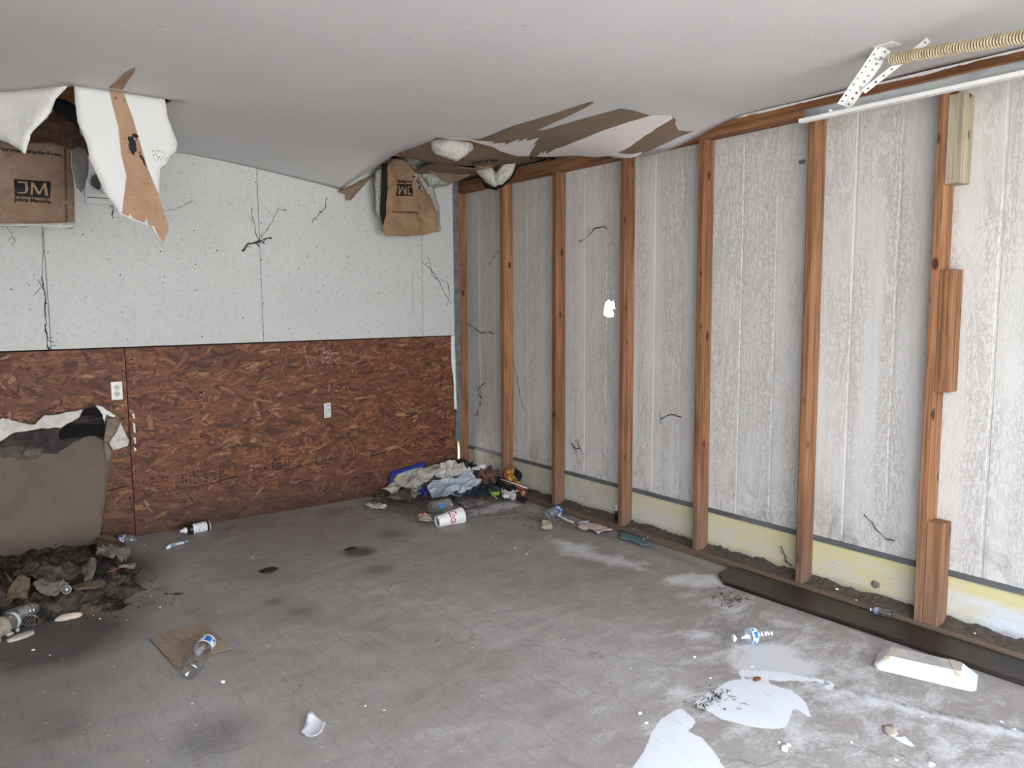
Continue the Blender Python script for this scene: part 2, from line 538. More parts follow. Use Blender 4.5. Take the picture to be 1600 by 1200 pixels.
def mat_floor():
    t = NT('stained_concrete')
    at = t.n('ShaderNodeAttribute'); at.attribute_name = 'stain'
    ch = t.n('ShaderNodeSeparateColor'); t.l(at.outputs['Color'], ch.inputs[0])
    paint, dust, dark = ch.outputs[0], ch.outputs[1], ch.outputs[2]
    big = t.noise(.9, 6, .62, .6)
    med = t.noise(5.5, 6, .68, .5, t.mapping((1, 1.7, 1), (0, 0, .6)))
    fine = t.noise(70, 5, .72, .3)
    c = t.ramp(t.math('ADD', t.math('MULTIPLY', big, .55), t.math('MULTIPLY', med, .45)), [(.36, (.245, .222, .208)), (.5, (.345, .322, .308)), (.64, (.45, .432, .42))])
    c = t.mix(t.ramp(fine, [(.35, .35), (.65, 0)]), c, (.19, .17, .16))
    c = t.mix(t.ramp(fine, [(.62, 0), (.80, .28)]), c, (.46, .45, .44))
    # trowel streaks
    st = t.noise(1.0, 5, .7, .4, t.mapping((38, 3.5, 1), (0, 0, .62)))
    c = t.mix(t.ramp(st, [(.52, 0), (.76, .55)]), c, (.20, .178, .165))
    # oil and damp, plus the shade painted over the left side
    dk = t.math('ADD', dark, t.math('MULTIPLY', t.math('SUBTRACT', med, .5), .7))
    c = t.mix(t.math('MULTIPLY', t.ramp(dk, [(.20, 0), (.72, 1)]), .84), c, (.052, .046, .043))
    # small spills
    sp = t.noise(6.5, 3, .5, .8, t.mapping((1, 1.2, 1), (0, 0, .3), (3.7, 1, 0)))
    c = t.mix(t.ramp(sp, [(.70, 0), (.745, .55)]), c, (.06, .052, .05))
    # fine hair cracks
    ck = t.n('ShaderNodeTexVoronoi', feature='DISTANCE_TO_EDGE'); ck.inputs['Scale'].default_value = .75
    wob = t.n('ShaderNodeTexNoise'); wob.inputs['Scale'].default_value = 3.0; wob.inputs['Detail'].default_value = 5
    t.l(t.co, wob.inputs['Vector'])
    vm = t.n('ShaderNodeVectorMath', operation='MULTIPLY_ADD')
    t.l(wob.outputs['Color'], vm.inputs[0]); vm.inputs[1].default_value = (.45, .45, .45); t.l(t.co, vm.inputs[2])
    t.l(vm.outputs[0], ck.inputs['Vector'])
    c = t.mix(t.math('MULTIPLY', t.ramp(ck.outputs['Distance'], [(.0012, .4), (.004, 0)]), t.ramp(big, [(.45, 0), (.55, 1)])), c, (.05, .045, .04))
    # pale mineral bloom
    du = t.math('ADD', dust, t.math('MULTIPLY', t.math('SUBTRACT', med, .5), 1.3))
    du = t.math('ADD', du, t.math('MULTIPLY', t.math('SUBTRACT', fine, .5), .6))
    c = t.mix(t.math('MULTIPLY', t.ramp(du, [(.29, 0), (.70, 1)]), .80), c, (.64, .645, .68))
    # peeling white paint with hard torn edges
    tn = t.noise(11, 6, .72, .4)
    pa = t.math('ADD', paint, t.math('MULTIPLY', t.math('SUBTRACT', tn, .5), .55))
    pm = t.ramp(pa, [(.50, 0), (.53, 1)])
    sc = t.ramp(t.noise(1.0, 4, .7, .6, t.mapping((70, 9, 1), (0, 0, 1.1))), [(.62, 0), (.7, .7)])
    pcol = t.mix(sc, (.68, .70, .76), (.36, .36, .38))
    c = t.mix(pm, c, pcol)
    # loose white flecks
    fl_ = t.voro(17)
    c = t.mix(t.ramp(fl_, [(.055, .9), (.07, 0)]), c, (.55, .54, .52))
    t.color(c)
    t.rough(t.ramp(big, [(.3, .52), (.7, .8)]), .35)
    h = t.math('ADD', t.math('MULTIPLY', fine, .35), t.math('MULTIPLY', pm, .6))
    t.bump(t.math('ADD', h, med), .22, .004)
    return t.m
def mat_attr(name, attr='tone', rough=.6):
    """flake colours stored per face"""
    t = NT(name)
    at = t.n('ShaderNodeAttribute'); at.attribute_name = attr
    g = t.noise(1.0, 3, .6, .3, t.mapping((55, 55, 55)))
    c = t.mix(t.ramp(g, [(.35, .35), (.6, 0)]), at.outputs['Color'], (.055, .022, .014))
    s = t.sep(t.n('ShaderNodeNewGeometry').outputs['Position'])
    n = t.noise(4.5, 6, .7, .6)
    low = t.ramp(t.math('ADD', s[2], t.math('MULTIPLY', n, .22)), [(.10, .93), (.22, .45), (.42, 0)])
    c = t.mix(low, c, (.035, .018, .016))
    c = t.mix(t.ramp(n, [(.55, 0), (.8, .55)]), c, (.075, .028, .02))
    t.color(c); t.rough(rough, .35)
    return t.m

def mat_kraft(name, c1, c2):
    t = NT(name)
    n = t.noise(7, 6, .65, .6)
    c = t.ramp(n, [(.3, c1), (.7, c2)])
    c = t.mix(t.ramp(t.noise(28, 5, .7, 1.2), [(.54, 0), (.75, .6)]), c, tuple(x*.35 for x in c1))
    wr = t.noise(1.0, 4, .6, 1.6, t.mapping((6, 6, 30), (0, .12, 0)))
    t.color(t.mix(t.ramp(wr, [(.6, 0), (.75, .35)]), c, tuple(x*.5 for x in c1)))
    t.rough(.75, .25)
    t.bump(wr, .3, .006)
    return t.m
def mat_wool(name, c1, c2, sc=1.0):
    t = NT(name)
    n = t.noise(30*sc, 7, .75, 1.5)
    t.color(t.ramp(n, [(.3, c1), (.65, c2)])); t.rough(.95, .05)
    t.bump(n, .6, .01)
    return t.m

PAINT = mat_paint('scuffed_white_wall_board')
CEILP = mat_paint('flat_white_ceiling_paint', (.645, .635, .64), False, 4.2)
BARE = mat_paint('plain_interior_board', (.50, .49, .48), False, 9.0)
SIDING = mat_siding(); LAP = mat_lap(); FLOORM = mat_floor()
STUD = mat_wood('sawn_pine_stud', (.145, .062, .030), (.365, .185, .095))
STUDY = mat_wood('sawn_pine_plate', (.15, .062, .030), (.29, .140, .068), axis=1, dirt=False)
STUDX = mat_wood('sawn_pine_joist', (.22, .085, .034), (.40, .18, .08), axis=0, dirt=False)
SOLE = mat_wood('dusty_sole_plate', (.11, .080, .062), (.20, .145, .11), axis=1)
OLDWOOD = mat_wood('grey_weathered_block', (.25, .21, .15), (.46, .40, .30), dirt=False)
PLANK = M('dark_stained_plank', (.020, .014, .013), (.040, .030, .027), 5, (6, 1, 1), .42, .4, .12)
OSB = mat_attr('strand_board_flakes')
OSBB = M('strand_board_base', (.085, .030, .018), (.14, .055, .032), 30, (1, 1, 1), .7)
GALV = M('galvanised_steel', (.40, .43, .44), (.56, .59, .60), 22, (1, .3, 1), .45, .5, .05, metal=.55)
WHITEMET = M('white_painted_steel', (.78, .78, .78), (.70, .70, .70), 9, rough=.4)
ZMET = M('grey_metal_flashing', (.11, .12, .13), (.17, .18, .19), 14, (1, .3, 1), .55, .4, metal=.3)
GYP = M('torn_white_gypsum', (.80, .80, .79), (.72, .715, .70), 24, rough=.9, bump=.2)
TORNW = M('gypsum_with_paper_fuzz', (.88, .83, .82), (.80, .76, .75), 18, rough=.9, bump=.2)
TPAPER = mat_kraft('torn_tan_paper', (.31, .195, .125), (.40, .26, .17))
TPAPER2 = M('brown_paper_backing', (.215, .155, .105), (.25, .18, .125), 11, rough=.85)
KRAFT = mat_kraft('kraft_batt_facing', (.215, .135, .08), (.36, .235, .15))
KRAFTD = mat_kraft('shaded_kraft_facing', (.165, .108, .072), (.245, .170, .118))  # darker copy of the kraft facing, its shade put in the colour
INK = M('black_print', (.005, .005, .005), (.009, .008, .008), 20, rough=.7)
WOOL = mat_wool('white_glass_wool', (.40, .39, .37), (.72, .71, .68))
WOOLG = mat_wool('grey_glass_wool', (.22, .22, .21), (.50, .50, .48))
BROWNF = mat_wool('rotten_brown_fibre', (.035, .020, .018), (.14, .085, .072), .8)
BLACK = M('soot_and_gap_black', (.008, .007, .008), (.02, .018, .018), 12, rough=.8)
ROOFM = M('dark_roof_boards', (.06, .045, .035), (.10, .075, .06), 6, rough=.9)
GREYP = M('grey_corner_edge', (.10, .11, .12), (.19, .20, .21), 17, rough=.8)
CONC = M('driveway_concrete', (.36, .35, .33), (.44, .43, .41), 4, rough=.9)
SOILM = M('pale_gravel', (.58, .58, .58), (.66, .66, .66), 4, rough=.95)

# ------------------------------------------------------------------ floor
CZ = 2.35            # ceiling height
def build_floor():
    xs = np.linspace(-6.0, 0.13, 246); ys = np.linspace(-5.45, 0.13, 224)
    X, Y = np.meshgrid(xs, ys)
    X = X.ravel(); Y = Y.ravel()
    Z = np.zeros_like(X)
    nx, ny = len(xs), len(ys)
    def P(*pts): return [(p.x, p.y) for p in (fl(u, v) for u, v in pts)]
    paint = np.zeros_like(X); dust = np.zeros_like(X); dark = np.zeros_like(X)
    def poly(arr, pts, soft, val=1.0):
        q = P(*pts)
        d = poly_dist(X, Y, q); d = np.where(inside(X, Y, q), d, -d)
        np.maximum(arr, val*np.clip(.5+d/(2*soft), 0, 1), out=arr)
    def line(arr, pts, wdt, val=1.0):
        d = poly_dist(X, Y, P(*pts), False)
        np.maximum(arr, val*np.clip(1-d/wdt, 0, 1), out=arr)
    # peeled paint sheets, lower right of the floor
    poly(paint, [(960, 1235), (1000, 1180), (1030, 1125), (1062, 1106), (1090, 1128), (1078, 1142), (1098, 1152), (1122, 1182), (1150, 1230)], .035)
    poly(paint, [(1080, 1100), (1110, 1082), (1140, 1062), (1180, 1062), (1235, 1078), (1262, 1100), (1268, 1124), (1252, 1112), (1240, 1105), (1226, 1140), (1180, 1137), (1130, 1126), (1108, 1112)], .035)
    poly(paint, [(1150, 1042), (1230, 1048), (1290, 1060), (1330, 1072), (1270, 1068), (1200, 1066), (1145, 1060)], .03, .66)
    for q in ([(1390, 1150), (1412, 1150), (1436, 1168), (1418, 1166)], [(1308, 1128), (1326, 1142), (1350, 1155), (1330, 1150)], [(1444, 1188), (1462, 1194), (1452, 1199)],
              [(1434, 1116), (1450, 1118), (1444, 1124)], [(1460, 1119), (1480, 1126), (1462, 1126)], [(1454, 1130), (1470, 1132), (1462, 1136)], [(1360, 1112), (1372, 1114), (1366, 1119)],
              [(1286, 1072), (1296, 1068), (1306, 1076), (1298, 1080)], [(1350, 1082), (1366, 1090), (1362, 1096)]):
        poly(paint, q, .012, 1.0)
    # mineral bloom and dust
    poly(dust, [(860, 838), (915, 850), (960, 868), (1010, 880), (1000, 890), (940, 880), (870, 862)], .10, .78)
    poly(dust, [(730, 795), (800, 782), (822, 790), (770, 802), (735, 806)], .06, .78)
    poly(dust, [(1030, 898), (1120, 892), (1150, 915), (1090, 922), (1040, 915)], .08, .70)
    poly(dust, [(1055, 985), (1130, 985), (1110, 1002), (1060, 1000)], .06, .62)
    poly(dust, [(1110, 920), (1180, 945), (1320, 985), (1300, 1000), (1180, 985), (1080, 950)], .15, .52)
    poly(dust, [(1145, 1005), (1225, 1008), (1290, 1045), (1250, 1062), (1165, 1050), (1150, 1030)], .10, 1.1)
    poly(dust, [(1020, 1070), (1080, 1070), (1110, 1090), (1040, 1105)], .07, .62)
    poly(dust, [(1250, 1062), (1340, 1085), (1400, 1100), (1510, 1125), (1600, 1150), (1700, 1180), (1600, 1160), (1450, 1125), (1330, 1102), (1250, 1080)], .05, .66)
    poly(dust, [(1440, 1150), (1620, 1160), (1650, 1260), (1420, 1260), (1380, 1200)], .15, .58)
    poly(dust, [(1130, 1140), (1250, 1150), (1300, 1200), (1160, 1210)], .15, .42)
    poly(dust, [(1060, 880), (1400, 980), (1620, 1100), (1620, 1260), (1000, 1260), (980, 1120), (1040, 1000)], .5, .40)
    line(dust, [(1262, 1066), (1342, 1088), (1420, 1110), (1520, 1132), (1640, 1160)], .05, .8)
    # dark stains, and the painted shade of the left side
    for u, v, r, val in ((560, 862, .12, .95), (420, 892, .05, 1.0), (215, 945, .24, .48), (180, 970, .2, .4), (75, 1000, .42, 1.0), (590, 890, .13, .5), (470, 955, .12, .46), (430, 940, .08, .5),
                         (250, 920, .06, .6), (640, 930, .12, .3), (820, 905, .07, .3), (610, 835, .16, .45), (575, 1010, .13, .3), (330, 1150, .25, .5), (80, 1140, .3, .5), (640, 790, .35, .55), (520, 800, .2, .4), (140, 900, .45, 1.0)):
        p = fl(u, v); d = np.hypot(X-p.x, (Y-p.y)*1.0)
        np.maximum(dark, val*np.clip(1.25-d/r, 0, 1), out=dark)
    line(dark, [(1260, 1062), (1342, 1084), (1420, 1104), (1520, 1126), (1640, 1152)], .035, .62)
    line(dark, [(640, 815), (800, 800), (1000, 850), (1130, 900)], .12, .42)
    dark = np.maximum(dark,   .46*np.clip((-X-1.8)/1.5, 0, 1))  # shade over the left of the floor, painted into the colour
    Z += .0015*np.clip(paint*2-1, 0, 1)
    # the slab is slightly stepped where an old strip was chiselled out
    faces = []
    for j in range(ny-1):
        for i in range(nx-1):
            a = j*nx+i
            faces.append((a, a+1, a+nx+1, a+nx))
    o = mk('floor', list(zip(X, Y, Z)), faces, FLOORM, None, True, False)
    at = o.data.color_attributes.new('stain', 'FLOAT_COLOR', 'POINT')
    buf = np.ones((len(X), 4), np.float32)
    buf[:, 0] = paint; buf[:, 1] = dust; buf[:, 2] = dark  # third channel: stains plus the shade painted on the left
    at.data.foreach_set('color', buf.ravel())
    o['kind'] = 'structure'
    return o
FLOOR = build_floor()
o = box('driveway', -30, 30, -30, -5.45, -.12, -.03, CONC, recenter=False); o['kind'] = 'structure'
o = box('ground_outside', .13, 30, -5.45, 30, -.12, -.03, SOILM, recenter=False); o['kind'] = 'structure'

# ------------------------------------------------------------------ back wall
WB = empty('wall_back', (-3, 0, 0), kind='structure')
XR = -.075                                             # where its boards stop short of the corner
seams = [-6.0, -5.24, -4.02, -2.80, -1.58, -.36, XR]
for a, b in zip(seams[:-1], seams[1:]):
    bm = bmesh.new()
    box_bm(bm, a+.0012, b-.0012, -.006, .010, 1.172, CZ+.12, .002)
    from_bm('wall_board', bm, PAINT, WB)
def osb(x0, x1, z0, z1, seed):
    box('strand_board', x0+.002, x1-.002, 0, .011, z0, z1-.004, OSBB, WB)
    rnd = np.random.RandomState(seed)
    n = int((x1-x0)*(z1-z0)*1500)
    V, Fc, Cc = [], [], []
    for i in range(n):
        L = rnd.uniform(.04, .15); W = rnd.uniform(.008, .034)
        ang = rnd.normal(0, .38) if rnd.rand() < .72 else rnd.uniform(0, math.pi)
        cx = rnd.uniform(x0, x1); cz = rnd.uniform(z0, z1)
        dx, dz = math.cos(ang), math.sin(ang)
        k = [(-L/2, -W/2*rnd.uniform(.3, 1)), (-L*.2, -W/2), (L*.25, -W/2*rnd.uniform(.7, 1)), (L/2, -W*.2*rnd.rand()), (L/2*rnd.uniform(.9, 1), W/2*rnd.uniform(.3, 1)), (L*.1, W/2), (-L/2*rnd.uniform(.85, 1), W*.4*rnd.rand())]
        y = -.0003-.0014*rnd.rand()
        o = len(V)
        tilt = rnd.normal(0, .012)
        for a, b in k:
            V.append((min(max(cx+a*dx-b*dz, x0+.003), x1-.003), y+b*tilt*4, min(max(cz+a*dz+b*dx, z0+.002), z1-.005)))
        Fc.append(tuple(o+q for q in range(7)))
        t = rnd.rand()**1.7
        c = np.array((.118, .044, .021))*(1-t)+np.array((.262, .112, .052))*t
        if rnd.rand() < .06: c = np.array((.33, .175, .10))*rnd.uniform(.75, 1.1)
        if rnd.rand() < .12: c = np.array((.070, .028, .019))
        Cc.append(c)
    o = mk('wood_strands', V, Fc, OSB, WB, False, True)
    at = o.data.color_attributes.new('tone', 'FLOAT_COLOR', 'CORNER')
    buf = np.ones((len(Fc), 7, 4), np.float32)
    buf[:, :, :3] = np.array(Cc)[:, None, :]
    at.data.foreach_set('color', buf.ravel())
    o['kind'] = 'stuff'
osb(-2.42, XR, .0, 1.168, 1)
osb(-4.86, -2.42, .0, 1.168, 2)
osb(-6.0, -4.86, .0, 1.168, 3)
# nail heads and holes on the boards, far too many to pick apart
def specks(name, pts, r, mat, parent, y):
    V, Fc = [], []
    rnd = random.Random(4)
    for (x, z) in pts:
        o = len(V); rr = r*rnd.uniform(.6, 1.4)
        for k in range(6):
            a = k*math.pi/3
            V.append((x+rr*math.cos(a), y, z+rr*math.sin(a)*rnd.uniform(.7, 1.3)))
        V.append((x, y-.0015, z))
        for k in range(6): Fc.append((o+6, o+(k+1) % 6, o+k))
    o = mk(name, V, Fc, mat, parent); o['kind'] = 'stuff'
rnd = random.Random(2)
pts = []
for x in (-2.79, -2.42, -2.2, -1.99, -1.58, -1.2, -.8, -.37, -.13):
    z = 1.22
    while z < 2.3:
        pts.append((x+rnd.uniform(-.02, .02), z)); z += rnd.uniform(.09, .22)
for i in range(55): pts.append((rnd.uniform(-3.2, -.1), rnd.uniform(1.2, 2.3)))
specks('nail_heads', pts, .0034, INK, WB, -.0068)
pts = []
for x in (-2.45, -2.39, -2.0, -1.6, -1.2, -.8, -.4, -.1):
    z = .1
    while z < 1.15:
        pts.append((x+rnd.uniform(-.012, .012), z)); z += rnd.uniform(.10, .2)
specks('nail_holes', pts, .0055, INK, WB, -.0022)
# faded mill stamps printed low on the strand board: rows of ink strokes
def stamp(x0, x1, z0, z1, slope, rows, seed, dens):
    rnd = random.Random(seed); V, Fc = [], []
    def q(xa, xb, za, zb):
        o = len(V)
        for x, z in ((xa, za), (xb, za), (xb, zb), (xa, zb)): V.append((x, -.0021, z+slope*(x-x0)))
        Fc.append((o, o+1, o+2, o+3))
    x = x0
    while x < x1:
        wd = rnd.uniform(.006, .018)
        for r in range(rows):
            za = z0+(z1-z0)*r/rows
            if rnd.random() < dens:
                hh = (z1-z0)/rows
                q(x, x+wd*rnd.uniform(.2, .8), za+hh*rnd.uniform(0, .4), za+hh*rnd.uniform(.5, .9))
        x += wd*1.25
    q(x0-.02, x1+.02, z0-.014, z0-.0105)
    for xx in (x0-.02, x1+.018): q(xx, xx+.0035, z0-.014, z1)
    o = mk('mill_stamp', V, Fc, INK, WB); o['kind'] = 'stuff'
stamp(-2.34, -1.92, .265, .355, .035, 4, 1, .48)
stamp(-1.66, -1.46, .285, .375, .03, 4, 2, .5)
stamp(-1.22, -.96, .305, .385, .03, 4, 3, .34)
stamp(-.46, -.20, .315, .40, .03, 4, 4, .34)
for (xa, za, L) in ((-1.90, .275, .11), (-1.43, .285, .09), (-.82, .30, .13), (-2.62, .30, .17), (-.22, .36, .08)):
    bm = bmesh.new(); box_bm(bm, xa, xa+L, -.0024, -.0018, za, za+.008)
    bmesh.ops.rotate(bm, cent=Vector((xa, 0, za)), matrix=Matrix.Rotation(-.12, 3, 'Y'), verts=bm.verts)
    from_bm('ink_mark', bm, INK, WB)
# chalk scribble
CHALK = M('white_chalk', (.50, .40, .36), (.40, .30, .26), 60, rough=.9)
def wpx(pts, y=-.003): return [on(u, v, 1, y) for u, v in pts]
def zz(x, y): return (460+x/16, 530+y/16)
strokes = [[(235, 180), (280, 380), (330, 560), (385, 725)], [(385, 725), (440, 640), (490, 570), (530, 430)], [(570, 465), (660, 400), (790, 310), (905, 262)], [(905, 262), (860, 350), (820, 440), (740, 470)],
           [(740, 190), (735, 250), (728, 330)], [(690, 440), (690, 520), (712, 610)], [(712, 610), (760, 520), (830, 470), (960, 400)], [(800, 560), (840, 610), (900, 580), (1000, 500)],
           [(820, 590), (860, 530), (930, 470)], [(1000, 560), (1060, 490), (1140, 455)], [(940, 380), (1010, 355), (1110, 378)], [(1010, 570), (1080, 610), (1120, 700)], [(640, 430), (700, 430), (760, 460)], [(700, 480), (800, 460), (900, 470)]]
V, Fc = merge_vf([tube_vf(wpx([zz(*p) for p in s]), .0016, 4) for s in strokes])
o = mk('chalk_scribble', V, Fc, CHALK); setp(o, 'white chalk scribble near the top edge of the brown strand board', 'scribble')
# plaster drips beside the board joint
for k, (u, v, hh) in enumerate([(208, 650, 8), (209, 668, 16), (210, 688, 10), (210, 702, 6)]):
    p = [on(u-2, v-hh/2, 1, 0), on(u+2, v-hh/3, 1, 0), on(u+3, v+hh/2, 1, 0), on(u, v+hh/2, 1, 0), on(u-1, v, 1, 0)]
    sheet('plaster_drip', jag([(q.x, q.z) for q in p], .002, 2, k), lambda a, b: (a, -.004, b), GYP, WB, .01, .003)

# ------------------------------------------------------------------ right wall
YK = [.0963, -.5133, -1.103, -1.744, -2.330, -2.976, -3.554, -4.165, -4.77, -5.38]
HOLE = [on(u, v, 0, .089) for u, v in [(944, 482), (946, 472), (951, 468), (956, 473), (958, 468), (960, 476), (961, 483), (956, 482), (959, 490), (958, 495), (949, 496), (943, 492)]]
HOLE = [(p.y, p.z) for p in HOLE]
def siding():
    # upper sheet: grooves every 8 inches, with the ragged hole cut through
    x0 = .089; g = .2032; y_start = .13
    gy = [-2.558+g*k for k in range(-15, 14)]
    def xf(a, b):
        d = min(abs(a-q) for q in gy)
        return (x0 + (.002 if d < .006 else 0), a, b)
    cols = sorted([y_start, -5.45] + [q+s for q in gy for s in (-.0075, -.0055, .0055, .0075) if -5.45 < q+s < y_start])
    z0, z1 = .272, 2.42
    hy = [h[0] for h in HOLE]; hz = [h[1] for h in HOLE]
    ya = max(c for c in cols if c < min(hy)-.004); yb = min(c for c in cols if c > max(hy)+.004)
    za, zb = min(hz)-.03, max(hz)+.03
    lst = []
    for a, b in zip(cols[:-1], cols[1:]):
        def sx_(q): return x0 + (.002 if min(abs(q-c) for c in gy) < .006 else 0)
        segs = [(z0, z1)]
        if a >= ya-1e-6 and b <= yb+1e-6: segs = [(z0, za), (zb, z1)]
        for s0, s1 in segs:
            lst.append(([(sx_(a), a, s0), (sx_(b), b, s0), (sx_(b), b, s1), (sx_(a), a, s1)], [(0, 1, 2, 3)]))
    V2, T = triangulate([(ya, za), (yb, za), (yb, zb), (ya, zb)], .05, [HOLE])
    lst.append(([xf(v.x, v.y) for v in V2], [tuple(t) for t in T]))
    n = len(HOLE)                                      # broken edge of the hole
    ev = [(x0, a, b) for a, b in HOLE] + [(x0+.011, a, b) for a, b in HOLE]
    lst.append((ev, [(i, (i+1) % n, n+(i+1) % n, n+i) for i in range(n)]))
    V, Fc = merge_vf(lst)
    o = mk('wall_right', V, Fc, SIDING, None, False, False)
    o['kind'] = 'structure'
    return o
WR = siding()
box('outer_sheathing', .101, .112, -5.45, -1.70, .0, 2.95, ROOFM, WR)       # weather face of the sheet, either side of the hole
box('outer_sheathing', .101, .112, -1.45, .14, .0, 2.95, ROOFM, WR)
box('outer_sheathing', .101, .112, -1.70, -1.45, .0, 1.26, ROOFM, WR)
box('outer_sheathing', .101, .112, -1.70, -1.45, 1.50, 2.95, ROOFM, WR)
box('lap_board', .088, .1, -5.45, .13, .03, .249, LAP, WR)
box('metal_flashing', .080, .0885, -5.45, .13, .247, .272, ZMET, WR)
box('blocking_board', .0895, .1, -5.45, .13, 2.42, 2.95, ROOFM, WR)
ztop = 2.277
for i, y in enumerate(YK):
    bm = bmesh.new()
    box_bm(bm, 0, .0885, y-.038, y, .038, ztop, .003)
    r = random.Random(i)
    for v in bm.verts: v.co.y += r.uniform(-.0015, .0015) + .004*math.sin(v.co.z*1.4+i)
    if i == 0: continue
    from_bm('stud', bm, STUD, WR)
    WRS = WR
# first stud stops at the cavity in the corner
o0 = box('stud', 0, .0885, YK[0]-.038, YK[0], .038, ztop, STUD, WR, .003)
box('top_plate', -.001, .0885, -5.45, .13, ztop+.0005, ztop+.0385, STUDY, WR, .002)
box('top_plate', 0, .0885, -5.45, .13, ztop+.0395, ztop+.0775, STUDY, WR, .002)
box('sole_plate', -.002, .088, -5.45, .13, 0, .0375, SOLE, WR, .004)
# short blocks nailed beside the seventh stud
ys = YK[6]-.0385
box('block', -.004, .085, ys-.062, ys, 1.885, 2.235, OLDWOOD, WR, .003)
box('block', -.002, .085, ys-.055, ys, 1.04, 1.542, STUD, WR, .003)
box('block', -.002, .085, ys-.062, ys, .0385, .485, STUD, WR, .003)
# dirt packed on top of the sole plate
def dirt_bm():
    V, Fc = [], []
    r = random.Random(5)
    n = 260
    for i in range(n+1):
        y = .12-5.5*i/n
        h = .012+.02*abs(nz(y*6, 1.3))+.014*abs(nz(y*25, 4))
        V += [(.086, y, .037+h*1.5), (.055+.02*nz(y*9, 3), y, .037+h*.35), (.022+.022*nz(y*7, 8), y, .0372)]
    for i in range(n):
        a = i*3
        Fc += [(a, a+1, a+4, a+3), (a+1, a+2, a+5, a+4)]
    return V, Fc
DIRT = M('grey_brown_dirt', (.055, .044, .037), (.105, .088, .075), 40, rough=.95, bump=.4)
V, Fc = dirt_bm()
o = mk('packed_dirt', V, Fc, DIRT, WR, True); o['kind'] = 'stuff'
# corner: grey edge strip and a torn sliver of wall board
TC = empty('trim_1', (-.04, .03, 0), kind='structure')
box('corner_strip', -.076, .001, .03, .045, .60, CZ+.1, GREYP, TC)
box('corner_strip', -.050, .001, .032, .047, .32, .60, GREYP, TC)
sl = jag([(-.110, 1.17), (-.074, 1.17), (-.072, .85), (-.064, .585), (-.088, .59), (-.092, .78), (-.112, .98)], .003, 3, 3)
sheet('torn_sliver', sl, lambda a, b: (a, -.010+.006*nz(a*9, b*6), b), GYP, WB, .02, .006)

# ------------------------------------------------------------------ rest of the shell (behind and beside the camera)
o = box('wall_left', -6.1, -6.0, -5.45, .13, 0, CZ+.6, BARE, recenter=False); o['kind'] = 'structure'
WF = empty('wall_front', (-3, -5.45, 0), kind='structure')
box('wall_section', -6.1, DX0, -5.55, -5.45, 0, CZ+.6, BARE, WF)
box('wall_section', DX1, .112, -5.55, -5.45, 0, CZ+.6, BARE, WF)
box('wall_section', DX0, DX1, -5.55, -5.45, DZ, CZ+.6, BARE, WF)
o = box('roof_deck', -6.3, .5, -5.9, .5, 2.95, 3.0, ROOFM, recenter=False); o['kind'] = 'structure'
o = box('gable_board', -6.1, .112, .13, .16, 1.17, 2.95, ROOFM, recenter=False); o['kind'] = 'structure'
o = box('gable_board', -6.1, -.10, .13, .16, 0, 1.17, ROOFM, recenter=False); o['kind'] = 'structure'
o = box('gable_board', -.012, .112, .13, .16, 0, 1.17, ROOFM, recenter=False); o['kind'] = 'structure'
o = box('gable_board', -.10, -.012, .13, .16, .42, 1.17, ROOFM, recenter=False); o['kind'] = 'structure'

# ------------------------------------------------------------------ ceiling
def cz(x, y):
    """height of the sagging ceiling board"""
    z = CZ
    if y > -1.25:
        tx = min(max((x+2.05)/1.05, 0), 1.15); ty = min(max((y+.78)/.78, 0), 1)
        z -= .143*tx**1.25*ty**1.4
    if x > -.95 and y < -1.0:
        tx = min(max((x+.95)/.9, 0), 1.1)
        d = y+1.98
        hw = .80 if d > 0 else .70
        if abs(d) < hw: z -= .103*(math.cos(d/hw*math.pi/2)**2)*tx**1.8
    z += .004*nz(x*1.3, y*1.3)
    return z
def cpt(u, v):
    z = CZ
    for _ in range(25):
        p = on(u, v, 2, z); z = .5*z+.5*cz(p.x, p.y)
    return p
def cp2(pts): return [(p.x, p.y) for p in (cpt(u, v) for u, v in pts)]
lip = cp2([(680, 215), (706, 218), (735, 220), (757, 226), (772, 230), (781, 236), (795, 240), (808, 244), (822, 244), (840, 245), (862, 245), (884, 246), (905, 245), (930, 246), (948, 243)])
lip = [(min(x, -.02), y) for x, y in lip]
lip2 = [(-.035, -1.72), (-.028, -1.80), (-.035, -1.90), (-.022, -1.99), (-.022, -2.1), (-.01, -2.2), (-.004, -2.32), (-.003, -2.6)]
E0 = [(-6.0, -5.45), (0.0, -5.45), (0.0, -2.65)] + list(reversed(lip2)) + list(reversed(lip)) + [(-.966, -1.20), (-.955, -1.0), (-.95, -.69), (-.955, -.45), (-.985, -.2), (-1.0, -.012), (-2.3, -.012), (-2.385, -.02), (-2.392, -.6), (-2.383, -1.262)]
E1 = [(-2.383, -1.262), (-2.775, -1.262), (-3.02, -.965), (-3.42, -.50), (-3.44, -.012), (-6.0, -.012)]
outline = [tuple(p) for p in E0] + [tuple(p) for p in E1[1:]]
outline = [q for i, q in enumerate(outline) if i == 0 or (Vector(q)-Vector(outline[i-1])).length > 1e-4]
CEIL = sheet('ceiling', outline, lambda a, b: (a, b, cz(a, b)), CEILP, None, .07, 0.0, recenter=False)
# orient downwards, then give it the board's thickness
me = CEIL.data
if me.polygons[0].normal.z > 0: me.flip_normals()
sm = CEIL.modifiers.new('board', 'SOLIDIFY'); sm.thickness = .012; sm.offset = -1
CEIL['kind'] = 'structure'
def on_ceiling(name, px, mat, drop, amp=0.0, n=3, seed=0, g=.04):
    q = cp2(px)
    q = [(min(x, -.012), y) for x, y in q]
    if amp: q = jag(q, amp, n, seed)
    return sheet(name, q, lambda a, b: (a, b, cz(a, b)-drop), mat, CEIL, g, 0.0)
